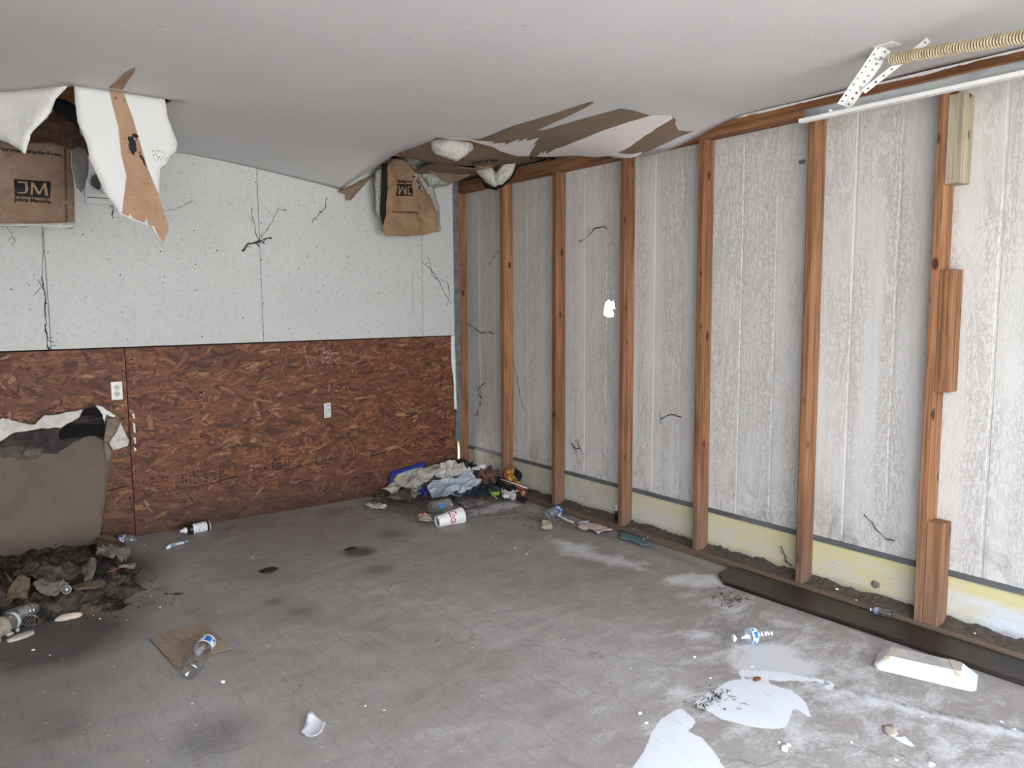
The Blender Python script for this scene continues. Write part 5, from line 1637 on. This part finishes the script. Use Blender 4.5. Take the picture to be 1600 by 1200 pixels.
REDF = NT('red_foil'); xx = REDF.noise(40, 4, .65, 1.0)
REDF.color(REDF.ramp(xx, [(.36, (.03, .01, .01)), (.5, (.30, .07, .03)), (.66, (.50, .36, .28))])); REDF.rough(.4, .5)
LIME = M('lime_green_band', (.30, .55, .06), (.38, .66, .12), 20, rough=.5)
rag('bin_bag', [(655, 741), (672, 733), (698, 724), (722, 722), (740, 728), (738, 738), (700, 742), (670, 744)], BLKB, .012, .03, 10, 3, 'black bin bag at the back of the corner heap against the walls', 'bag')
# blue-edged bag leaning on the strand board
bp = [(610.6, 737.7), (664, 720.7), (666, 736), (654, 739.5), (632.5, 746.5), (608, 756)]
n_ = Vector((0, -1, .35)).normalized(); bp0 = Vector((-.6, -.055, .10))
def lean(px): return [((on_plane(u, v, bp0, n_)-bp0).x, (on_plane(u, v, bp0, n_)-bp0).dot(Vector((0, .33, .944)).normalized())) for u, v in px]
def leanmap(a, b, lift=0):
    t = Vector((0, .35, 1)).normalized()
    return bp0+Vector((a, 0, 0))+t*b+n_*(.006*fold(a, b, 9, 2)+lift)
LB = empty('snack_bag', Vector((-.6, -.08, .06)), 'blue-bordered clear packaging bag propped against the strand board on the heap', 'bag')
BLUE = M('royal_blue_print', (.012, .022, .17), (.02, .035, .26), 16, rough=.35, spec=.5)
sheet('bag_body', lean(bp), lambda a, b: leanmap(a, b), BLUE, LB, .014, .002)
sheet('clear_window', jag(lean([(621, 741), (658.7, 729), (661, 735), (648, 739.5), (633, 743.5), (615, 749)]), .002, 2, 1), lambda a, b: leanmap(a, b, .003), M('grey_film_window', (.20, .22, .22), (.48, .50, .49), 45, rough=.3, spec=.6), LB, .012)
sheet('yellow_contents', jag(lean([(616, 748), (622, 744), (631, 744), (634, 747), (622, 751), (614, 752)]), .003, 2, 1), lambda a, b: leanmap(a, b, .005+.004*nz(a*60, b*60)), M('yellow_crumbs', (.32, .24, .03), (.48, .38, .10), 60), LB, .008)
rag('stained_sheet', [(600, 782), (618, 770), (640, 760), (660, 752), (684, 746), (694, 752), (668, 764), (652, 776), (641, 785), (615, 785)], CLOTHB, .018, .030, 7, 5, 'brown stained cloth at the front left of the corner heap', 'cloth')
rag('pale_sheet', [(596, 771), (608, 758), (625, 749), (642, 744), (665, 738), (685, 728), (700, 722), (707, 729), (696, 740), (676, 751), (652, 764), (634, 767), (612, 774)], CLOTHW, .036, .034, 7, 6, 'long soiled pale sheet running up the left of the heap', 'cloth')
rag('paper_towel', [(690, 732), (705, 727), (722, 730), (735, 740), (740, 746), (715, 748), (700, 750), (694, 757), (688, 752), (682, 742)], TOWEL, .050, .045, 13, 7, 'crumpled grey paper towels on top of the corner heap', 'paper towel')
rag('paper_towel', [(676, 742), (690, 737), (700, 740), (704, 748), (694, 752), (682, 750)], BAGW, .058, .03, 15, 17, 'small bunched white paper beside the grey paper towels', 'paper towel')
rag('navy_bag', [(654, 768), (664, 764), (674, 768), (676, 779), (664, 782), (656, 777)], BLUE, .016, .05, 14, 8, 'small royal blue wrapper tucked under the pale blue film', 'wrapper')
rag('plastic_film', [(644, 771), (655, 764), (660, 770), (658, 780), (648, 784), (640, 781)], M('dull_film', (.12, .125, .13), (.27, .28, .29), 30, rough=.3, spec=.6), .014, .04, 16, 18, 'dull crumpled film left of the royal blue wrapper', 'film')
rag('dark_cloth', [(700, 782), (730, 762), (748, 752), (770, 752), (800, 752), (816, 768), (802, 778), (768, 783), (740, 783), (718, 787)], NAVY, .010, .05, 8, 9, 'dark navy clothing under the front of the corner heap', 'clothing', .016)
rag('blue_film', [(668, 768), (676, 758), (700, 757), (712, 754), (724, 747), (732, 743), (744, 752), (753, 760), (740, 770), (715, 779), (690, 784), (675, 780)], BAGB, .040, .042, 6, 10, 'pale blue plastic film spread over the middle of the heap', 'film', .013, lift=lambda a, b: .02*nz(a*5, b*5, 3))
rag('brown_rag', [(744, 752), (752, 740), (765, 731), (785, 735), (792, 746), (784, 754), (772, 751), (775, 763), (764, 766), (752, 767), (754, 758)], RAGM, .044, .055, 12, 11, 'maroon brown rag crumpled on the right of the heap', 'cloth')
rag('black_bag', [(766, 756), (785, 748), (802, 752), (812, 764), (800, 772), (782, 768)], BLKB, .034, .045, 14, 12, 'crumpled black plastic bag under the white stick', 'bag')
def vrag(name, px, p0, mat, amp, sc_, seed, label, cat, g=.007):
    """crumpled piece standing up, roughly facing the room"""
    p0 = Vector(p0); n = Vector((CAM[0]-p0.x, CAM[1]-p0.y, .9)).normalized(); a_ = n.cross(Vector((0, 0, 1))).normalized(); b_ = a_.cross(n)
    q = jag([((k-p0).dot(a_), (k-p0).dot(b_)) for k in (on_plane(u, v, p0, n) for u, v in px)], .004, 2, seed)
    o = sheet(name, q, lambda a, b: p0+a_*a+b_*b+n*(amp*(.2+fold(a, b, sc_, seed))), mat, None, g, .0015, smooth=False)
    return setp(o, label, cat)
vrag('foil_wrapper', [(787, 742), (790, 735), (797, 732), (804, 734), (808, 742), (809, 750), (816, 757), (804, 753), (796, 750), (790, 748)], (-.07, -.62, .10), GOLDM.m, .05, 22, 13, 'orange foil wrapper crumpled against the second stud', 'wrapper')
vrag('black_wrapper', [(803, 737), (806, 731), (812, 735), (816, 743), (813, 752), (808, 752), (805, 745)], (-.05, -.66, .10), BLKB, .04, 20, 14, 'glossy black wrapper beside the orange foil wrapper', 'wrapper')
vrag('foil_wrapper', [(804, 756), (812, 758), (822, 768), (817, 774), (810, 769)], (-.06, -.72, .05), REDF.m, .04, 24, 15, 'red foil wrapper below the white stick at the wall', 'wrapper')
rag('dark_pouch', [(765, 770), (773, 763), (781, 769), (778, 777), (768, 779)], M('charcoal_pouch', (.05, .055, .06), (.09, .095, .10), 10, rough=.5), .045, .025, 10, 19, 'charcoal pouch with a lime band in the front of the heap', 'pouch', .01)
q = heap_pt(775.5, 772.5, .09)
d_ = Vector(_R)
B_ = Vector((0, 0, 1))
rag('lime_band', [(768.5, 771.5), (781, 769.5), (780.5, 773.5), (771, 775.5)], LIME, .068, .01, 10, 20, 'lime green band across the charcoal pouch', 'band', .008, ja=.001)
pth = [heap_pt(u, v, o_) for u, v, o_ in ((764, 764, .075), (766, 768, .08), (769, 773, .08), (774, 776, .07), (776, 779, .06))]
o = tube('cord', pth, .0035, LIME, None, 6); setp(o, 'lime green cord hooked below the maroon rag', 'cord')
pa, pb = heap_pt(782, 748.5, .115), heap_pt(824, 763, .03)
pb = Vector((min(pb.x, -.012), pb.y, pb.z))
o = tube('stick', [pa, pa.lerp(pb, .5)+Vector((0, 0, .002)), pb], .0048, M('bare_white_stick', (.66, .60, .54), (.74, .70, .66), 30), None, 8); setp(o, 'thin white stick lying slanted across the right of the heap', 'stick')
rag('torn_plate', [(736, 734), (746, 730), (760, 728), (756, 734), (750, 737), (741, 737)], PAPW, .075, .016, 10, 21, 'bent white paper plate at the back of the heap before the first bay', 'plate', .01, ja=.002)
rag('paper_scrap', [(784, 774), (786, 784), (804, 785), (806, 777), (812, 773), (806, 770), (796, 776), (789, 770)], TOWEL, .02, .045, 18, 22, 'crumpled grey white paper at the right foot of the heap', 'paper', .01)
rag('flat_card', [(578, 786), (590, 779), (606, 778), (610, 784), (600, 789), (584, 790)], M('grey_wet_card', (.075, .066, .06), (.14, .125, .115), 22, rough=.9), .006, .02, 12, 23, 'wet grey card at the left tip of the corner heap', 'card')
rag('flat_card', [(570, 790), (582, 786), (604, 791), (600, 796), (580, 796)], TOWEL, .004, .014, 16, 24, 'pale torn card edge below the wet grey card', 'card')
rag('flat_card', [(712, 784), (735, 777), (752, 780), (765, 787), (748, 795), (728, 795), (716, 790)], M('mottled_wet_paper', (.10, .08, .072), (.26, .225, .21), 34, rough=.9), .006, .018, 13, 25, 'mottled wet paper flat on the floor before the dark clothing', 'paper')
rag('twig_cluster', [(808, 779), (818, 777), (826, 783), (818, 788), (810, 785)], BLKB, .010, .02, 22, 26, 'small black plastic scrap at the wall end of the heap', 'plastic scrap', .01)
# bits of leaf and splinter strewn before the heap
def strew(name, label, n, region, mats, seed, zf=None):
    rnd = random.Random(seed); V, Fc = [], []
    i = 0
    while i < n:
        u = rnd.gauss(region[0], region[2]); v = rnd.gauss(region[1], region[3])
        p = fl(u, v)
        if p.x > -.01 or p.y > -.02: continue
        z = (zf(p.x, p.y) if zf else 0)+.002+.006*rnd.random()
        L = rnd.uniform(.008, .045); W = rnd.uniform(.002, .008); a = rnd.uniform(0, 6.28); o = len(V)
        dx, dy = math.cos(a), math.sin(a)
        for s, t in ((-.5, 0), (-.1, -.5), (.5, -.1), (.1, .5)):
            V.append((min(p.x+dx*L*s-dy*W*t, -.006), min(p.y+dy*L*s+dx*W*t, -.01), z+rnd.uniform(-.002, .004)))
        Fc.append((o, o+1, o+2, o+3)); i += 1
    o = mk(name, V, Fc, mats); setp(o, label, 'litter', None, 'stuff')
strew('strewn_litter', 'dark leaf bits and splinters strewn before the corner heap', 420, (690, 796, 58, 7), LITM, 1)
strew('strewn_litter', 'dark leaf bits along the foot of the right wall', 170, (880, 812, 40, 9), LITM, 2)
strew('strewn_twigs', 'dark twiggy bits near the end of the dark plank', 90, (1140, 936, 16, 7), LITM, 3)
strew('strewn_litter', 'dry leaf bits on the peeled floor paint', 60, (1110, 1092, 22, 10), LITM, 4)

# ------------------------------------------------------------------ leaning board and debris at the left
TP = Vector((-2.7, -.30, 0)); TN_ = Vector((0, -.86, .27)).normalized(); TU_ = Vector((0, .27, .86)).normalized()
def lp(px): return [((q-TP).x, (q-TP).dot(TU_)) for q in (on_plane(u, v, TP, TN_) for u, v in px)]
def lm(a, b, lift=0): return TP+Vector((a, 0, 0))+TU_*b+TN_*(.004*nz(a*3, b*3)+lift)
LEAN = empty('leaning_board', (-2.9, -.3, 0), 'broken brown-faced plasterboard leaning against the strand board, torn white top edge', 'board')
FACEB = NT('brown_board_face'); nb = FACEB.noise(4, 5, .6, .6)
cB = FACEB.ramp(nb, [(.3, (.125, .100, .085)), (.7, (.165, .135, .115))])
cB = FACEB.mix(FACEB.ramp(FACEB.noise(60, 3, .6, .6), [(.68, 0), (.73, .7)]), cB, (.04, .03, .03))
dB = FACEB.noise(6, 5, .7, .8); zB = FACEB.sep()[2]
cB = FACEB.mix(FACEB.ramp(FACEB.math('ADD', zB, FACEB.math('MULTIPLY', dB, .2)), [(.10, .7), (.30, 0)]), cB, (.05, .038, .034))
FACEB.color(cB); FACEB.rough(.8, .2); FACEB = FACEB.m
body = [(-70, 690), (-30, 672), (0, 655), (3, 652), (18, 656), (40, 661), (55, 663), (69, 647.5), (93, 646), (128, 638.5), (143, 631), (150, 633), (164, 643), (176, 655), (170, 688), (174.7, 704), (173, 716), (168, 750), (163.7, 785), (152, 862), (140, 874), (100, 880), (56, 878), (18, 876), (0, 872), (-70, 880)]
sheet('board_face', lp(body), lambda a, b: lm(a, b), FACEB, LEAN, .035, .013, mat2=GYP)
sheet('torn_core', jag(lp([(-70, 690), (-30, 672), (0, 656), (3, 653), (18, 657), (40, 662), (55, 664), (69, 649), (93, 647.5), (128, 640), (128, 652), (95, 670), (66, 670), (45, 675), (23, 676), (8, 686), (0, 692), (-70, 720)]), .004, 3, 2), lambda a, b: lm(a, b, .002+.003*nz(a*20, b*20)), M('dirty_gypsum_core', (.50, .47, .45), (.66, .64, .61), 20, rough=.95, bump=.4), LEAN, .02)
sheet('charred_band', jag(lp([(-70, 722), (0, 690), (23, 676), (66, 669), (95, 669), (124, 652), (131, 639), (145, 632), (163, 645), (166, 665), (162, 689), (140, 680), (125, 688), (115, 692), (88, 710), (59, 709), (34, 698), (0, 700), (-70, 745)]), .005, 3, 4), lambda a, b: lm(a, b, .004+.004*abs(nz(a*14, b*30))), M('charred_wet_paper', (.022, .018, .017), (.060, .050, .048), 18, rough=.85, bump=.6), LEAN, .016)
sheet('peeled_fibre', jag(lp([(93, 676), (108, 662), (124, 653), (132, 640), (146, 634), (160, 646), (163, 668), (160, 688), (148, 680), (130, 684), (112, 692), (92, 686)]), .006, 4, 5), lambda a, b: lm(a, b, .008+.012*abs(nz(a*10, b*60))), M('charred_fibre', (.006, .005, .005), (.085, .075, .07), 9, (.35, 1, 3.2), .85, .2, .5, lo=.5, hi=.75), LEAN, .012, .002)
sheet('grey_edge_band', jag(lp([(0, 700), (34, 698), (59, 709), (60, 716), (40, 720), (20, 716), (0, 714)]), .006, 3, 8), lambda a, b: lm(a, b, .003), M('damp_grey_paper', (.06, .05, .045), (.10, .085, .075), 20), LEAN, .02)
sheet('white_chips', jag(lp([(149, 634), (158, 636), (167, 642), (181, 650), (178, 654), (166, 648), (163, 662), (160, 650), (156, 642)]), .003, 3, 5), lambda a, b: lm(a, b, .014), GYP, LEAN, .012, .004)
sheet('folded_paper', jag(lp([(166, 656), (183, 651), (188, 662), (180, 676), (169, 692), (161, 690), (164, 672)]), .003, 2, 9), lambda a, b: lm(a, b, .018+.02*max(0, a-lp([(166, 670)])[0][0])), M('tan_folded_paper', (.16, .12, .085), (.24, .19, .145), 20, rough=.9), LEAN, .012, .002)
sheet('white_flap', jag(lp([(187, 661), (192.5, 675), (200, 689), (198, 698), (176, 704.6), (169, 692), (180, 677)]), .002, 2, 6), lambda a, b: lm(a, b, .028+.06*max(0, a-lp([(172, 690)])[0][0])), M('specked_white_face', (.56, .55, .53), (.24, .225, .215), 40, rough=.8, lo=.5, hi=.72), LEAN, .012, .003)
sheet('tan_scrap', jag(lp([(162, 690), (168, 692), (174, 704), (173, 714), (167, 722), (163, 706)]), .003, 2, 6), lambda a, b: lm(a, b, .010), M('tan_scrap', (.17, .14, .11), (.24, .2, .16), 20), LEAN, .012, .002)
blob('plaster_lump', tuple(on_plane(50, 708, TP, TN_)+TN_*.008), (.045, .012, .03), M('grey_lump', (.08, .065, .055), (.15, .125, .11), 25), 4, .2, LEAN)
# debris bed
def bed(x, y):
    p = (x+2.52, y+.45)
    h = .085*sstep((-2.48-x)/.30)*sstep((y+1.35)/.5)
    h += .02*nz(x*8, y*8, 2)*sstep((-2.5-x)/.2)*sstep((y+1.35)/.3)
    h -= (.018+.026*nz(x*5.5, y*5.5, 6)+.016*nz(x*17, y*17, 3))*(1-sstep(h/.07))
    return max(h, 0)
V, Fc = [], []
gx = np.linspace(-3.6, -2.42, 86); gyy = np.linspace(-1.42, -.06, 96)
for y in gyy:
    for x in gx:
        h = bed(x, y)
        V.append((x, y, h-.004+(.038*fold(x, y, 12, 6)*sstep((h-.004)/.02) if h > .004 else -.004)))
nX = len(gx)
for j in range(len(gyy)-1):
    for i in range(nX-1):
        a = j*nX+i; Fc.append((a, a+1, a+nX+1, a+nX))
WETM = M('wet_black_litter', (.012, .009, .008), (.130, .095, .076), 15, rough=.8, bump=.8, bscale=70, lo=.42, hi=.74)
o = mk('wet_litter', V, Fc, WETM, None, False); setp(o, 'black wet litter bed under the leaning board at the left', 'litter', None, 'stuff')
def bed_pt(u, v, off=0.0):
    d = Vector(ray(u, v)); c = Vector(CAM); t = 2.0
    while t < 8:
        p = c+d*t
        if p.y > -.03: return Vector((p.x, -.03, max(p.z, 0)))
        if p.z <= bed(p.x, p.y)+off: return p
        t += .004
    return p
def brag(name, px, mat, off, amp, s, seed, label, cat, g=.014, th=.0015, ja=.005):
    q = jag([(p.x, p.y) for p in (bed_pt(u, v, off) for u, v in px)], ja, 2, seed)
    def f(a, b): return (a, min(b, -.02), max(bed(a, b)+off+amp*(.5+fold(a, b, s, seed)), .004))
    return setp(sheet(name, q, f, mat, None, g*.8, th, smooth=False), label, cat)
WETC = M('wet_brown_cardboard', (.085, .062, .042), (.14, .105, .072), 9, rough=.85)
WETG = M('wet_grey_paper', (.095, .078, .068), (.19, .165, .15), 16, rough=.85, bump=.2)
WETD = M('sodden_dark_paper', (.03, .024, .021), (.085, .068, .058), 14, rough=.8, bump=.3)
brag('cardboard_scrap', [(156, 831), (180, 842), (197, 853), (193, 862), (163, 864), (150, 858)], WETC, .05, .012, 6, 1, 'brown cardboard scrap beside the lower right edge of the leaning board', 'cardboard')
brag('crumpled_bag', [(150, 877), (162, 866), (177, 864), (193, 864), (208, 866), (203, 873), (191, 882), (177, 882), (163, 880)], WETG, .045, .05, 11, 2, 'crumpled grey paper bag before the brown cardboard scrap', 'paper bag', .011)
brag('board_strip', [(186, 885), (200, 882), (213, 882), (212, 886), (196, 889), (186, 888)], M('pale_strip', (.30, .27, .24), (.45, .42, .39), 30), .018, .008, 8, 3, 'pale narrow strip below the crumpled grey bag', 'strip', .01)
brag('paper_strip', [(168, 893), (178, 889), (186, 887), (187, 890), (176, 894), (168, 896)], M('dark_red_paper', (.22, .06, .07), (.36, .20, .19), 30), .012, .006, 8, 4, 'dark red torn strip under the crumpled grey bag', 'paper', .01)
brag('dark_wrapper', [(145, 884), (154, 880), (163, 886), (168, 896), (158, 899), (146, 896)], BLKB, .02, .03, 15, 5, 'black shiny wrapper left of the dark red torn strip', 'wrapper', .01)
brag('wood_chunk', [(112, 917), (128, 912), (160, 907), (166, 912), (150, 918), (118, 922)], WETC, .028, .006, 6, 6, 'flat brown wood chunk on the dark litter below the board', 'wood', .012, .012)
brag('soaked_paper', [(20, 905), (50, 893), (90, 899), (110, 908), (96, 918), (60, 916), (30, 915)], WETD, .03, .05, 8, 7, 'sodden dark paper heap below the left of the leaning board', 'paper')
brag('soaked_paper', [(52, 925), (70, 908), (96, 912), (108, 922), (90, 932), (64, 936)], WETG, .022, .04, 12, 8, 'grey creased sodden paper beside the bulb', 'paper')
brag('soaked_paper', [(80, 900), (110, 890), (140, 894), (138, 906), (110, 910)], WETD, .028, .04, 9, 9, 'sodden dark paper under the foot of the leaning board', 'paper')
brag('torn_carton', [(20, 928), (30, 916), (48, 918), (46, 931), (44, 946), (20, 951), (2, 948), (12, 936)], WETC, .05, .05, 9, 10, 'torn brown carton left of centre in the debris, behind the jar', 'carton')
brag('grey_rags', [(-30, 950), (10, 932), (22, 940), (20, 956), (-6, 966), (-30, 968)], WETD, .03, .05, 10, 11, 'dark grey rags beside the torn brown carton', 'cloth')
brag('dark_leaf_mat', [(60, 944), (110, 930), (160, 926), (190, 906), (224, 893), (190, 916), (150, 940), (100, 960), (70, 960)], WETD, .008, .02, 15, 12, 'thin dark leaf mat spreading from the debris onto the concrete', 'leaf mat')
pa = bed_pt(144, 876, .05); pb = bed_pt(137, 906, .03)
vs_, fs_ = tube_vf([pa, pa.lerp(pb, .5)+Vector((.004, 0, .004)), pb], [.020, .024, .018], 7)
o = mk('broken_batten', vs_, fs_, WETG, None); setp(o, 'short broken grey batten standing against the board foot', 'batten')
pa = on_plane(14, 882, TP-Vector((0, .03, 0)), TN_); pb = on_plane(150, 878, TP-Vector((0, .03, 0)), TN_)
pa.z = max(pa.z, .03); pb.z = max(pb.z, .03)
o = tube('batten', [pa+Vector((0, -.01, 0)), pb+Vector((0, -.01, 0))], .010, M('pale_dirty_batten', (.20, .17, .14), (.32, .28, .25), 30), None, 6); setp(o, 'pale dirty batten lying along the foot of the leaning board', 'batten')
o = tube('twig', [bed_pt(8, 895, .06), bed_pt(18, 908, .05)], .004, WETG, None, 6); setp(o, 'thin grey twig at the far left of the debris', 'twig')
p = bed_pt(104, 925, .03)
BU = empty('light_bulb', p, 'small round glass bulb shining in the dark debris', 'bulb')
blob('bulb_glass', tuple(p+Vector((0, 0, .012))), (.017, .017, .017), M('silvered_glass', (.25, .25, .25), (.4, .4, .4), 8, rough=.08, spec=1.0, metal=.6), 1, .0, BU)
lathe('bulb_ring', [(.018, -.003), (.021, 0), (.018, .003)], p+Vector((0, 0, .012)), (Vector(CAM)-p), GYP, BU, 18)
strew('strewn_litter', 'dark wet scraps strewn round the debris under the leaning board', 420, (110, 925, 62, 26), WETM, 5, bed)
# plaster chips by the jar
for k, (px, lab) in enumerate([([(10, 1004), (26, 996), (44, 990), (53, 988), (54, 992), (40, 998), (24, 1003), (14, 1005)], 'long pale plaster chip below the glass jar'),
                               ([(8, 995), (15, 988), (22, 993), (14, 996)], 'triangular pale plaster chip just under the glass jar'),
                               ([(24, 988), (31, 984), (31, 987), (26, 989)], 'tiny white plaster chip right of the glass jar'),
                               ([(-6, 1006), (1, 998), (2, 1003), (-2, 1010)], 'pale plaster chip cut off by the left picture edge')]):
    q = [(p.x, p.y) for p in (fl(u, v) for u, v in px)]
    o = sheet('plaster_chip', jag(q, .002, 2, k), lambda a, b: (a, b, .014+.003*nz(a*30, b*30)), M('pale_plaster', (.52, .50, .46), (.36, .34, .31), 40, rough=.95), None, .012, .012)
    setp(o, lab, 'plaster chip')
# white crumbs scattered on the concrete: one small chip, copied
bm = bmesh.new(); bmesh.ops.create_icosphere(bm, subdivisions=1, radius=1.0)
for v in bm.verts: v.co = Vector((v.co.x*(1+.3*nz(v.co.x*3, v.co.y*3, 1)), v.co.y*.75, max(v.co.z*.45, -.2)+.2))
first = from_bm('plaster_crumb', bm, GYP, None)
spots_scale = .82
spots = [(348, 1066, .014), (312, 1023, .006), (250, 949, .007), (146, 962, .006), (156, 967, .007), (128, 958, .006), (52, 1016, .010), (78, 1024, .006), (200, 848, .008), (225, 852, .008), (222, 893, .006), (236, 932, .006), (198, 969, .006), (395, 871, .008), (300, 1100, .005), (178, 1042, .005),
         (812, 790, .006), (838, 798, .007), (770, 838, .008), (805, 856, .010), (823, 866, .010), (744, 872, .006), (760, 835, .005), (835, 799, .007), (1012, 840, .008), (1006, 842, .008), (920, 800, .006), (1308, 921, .012), (1338, 938, .009), (1464, 972, .012), (1523, 990, .008), (1137, 914, .008), (1085, 1027, .010),
         (1226, 1170, .022), (1232, 1165, .014), (1217, 1160, .008), (1110, 1060, .007), (1150, 1075, .006), (1175, 1042, .008), (1290, 1012, .006), (1330, 1160, .008), (1400, 1188, .009), (1565, 1128, .008), (1585, 1140, .008), (1000, 1115, .012), (1010, 1130, .010), (985, 1045, .006), (880, 1000, .005), (700, 1040, .005), (738, 1012, .005), (600, 1110, .006), (571, 1103, .006), (418, 1010, .005), (352, 912, .005), (660, 868, .005)]
rnd = random.Random(6)
marks_ = [('the paper cup', fl(700, 820)), ('the cardboard square', fl(300, 1010)), ('the black bottle', fl(305, 835)), ('the glass jar', fl(12, 990)), ('the blue-labelled bottle', fl(1175, 1002)), ('the white plastic cover', fl(1450, 1055)),
          ('the end of the dark plank', fl(1125, 905)), ('the teal insole', fl(990, 838)), ('the lone curled paper scrap', fl(490, 1138)), ('the dusty bottle end', fl(862, 806)), ('the seventh stud', fl(1445, 972)), ('the round oil stain', fl(560, 862)), ('the tan foam piece', fl(108, 967)), ('the flat tan scrap', fl(1392, 1143))]
near_ = {}
for i, (u, v, r) in enumerate(spots):
    p = fl(u, v); k = min(range(len(marks_)), key=lambda j: (marks_[j][1]-p).length)
    near_.setdefault(k, []).append(((marks_[k][1]-p).length, i))
ordn = ['nearest to', 'second nearest to', 'third nearest to', 'fourth nearest to', 'fifth nearest to', 'sixth nearest to', 'seventh nearest to', 'eighth nearest to', 'ninth nearest to', 'tenth nearest to', 'eleventh nearest to', 'twelfth nearest to']
crumb_label = {}
for k, lst in near_.items():
    for n_, (_, i) in enumerate(sorted(lst)): crumb_label[i] = 'white plaster crumb, of those around it the %s %s' % (ordn[min(n_, 11)], marks_[k][0])
for i, (u, v, r) in enumerate(spots):
    o = first if i == 0 else first.copy()
    if i: COL.objects.link(o)
    p = fl(u, v)
    zz_ = 0.0
    if p.x > -.002: p = fl(u, v, .045); zz_ = .045
    if 1330 < u < 1345 or 1300 < u < 1312: p = fl(u, v, .045); zz_ = .045
    o.location = (p.x, p.y, bed(p.x, p.y)+zz_ if p.x < -2.4 and p.y > -1.4 else zz_)
    o.scale = (r*spots_scale,)*3; o.rotation_euler = (0, 0, rnd.uniform(0, 6.28))
    setp(o, crumb_label[i], 'crumb', 'white plaster crumbs scattered over the floor')
p = fl(1183, 1063); blob('dry_leaf', (p.x, p.y, .006), (.016, .010, .006), M('rust_brown_leaf', (.18, .06, .03), (.10, .04, .02), 60), 2, .4, None, 'rust brown dry leaf curl on the white floor paint', 'leaf')
p = fl(1404, 1143)
q = jag([(a.x, a.y) for a in (fl(u, v) for u, v in [(1379, 1136), (1392, 1133), (1402, 1140), (1404, 1149), (1390, 1152), (1382, 1146)])], .004, 2, 3)
o = sheet('paper_scrap', q, lambda a, b: (a, b, .004+.003*nz(a*20, b*20)), M('tan_flat_scrap', (.38, .33, .28), (.46, .41, .36), 20), None, .015, .001)
setp(o, 'flat tan scrap on the scuffed concrete below the white plastic cover', 'paper')
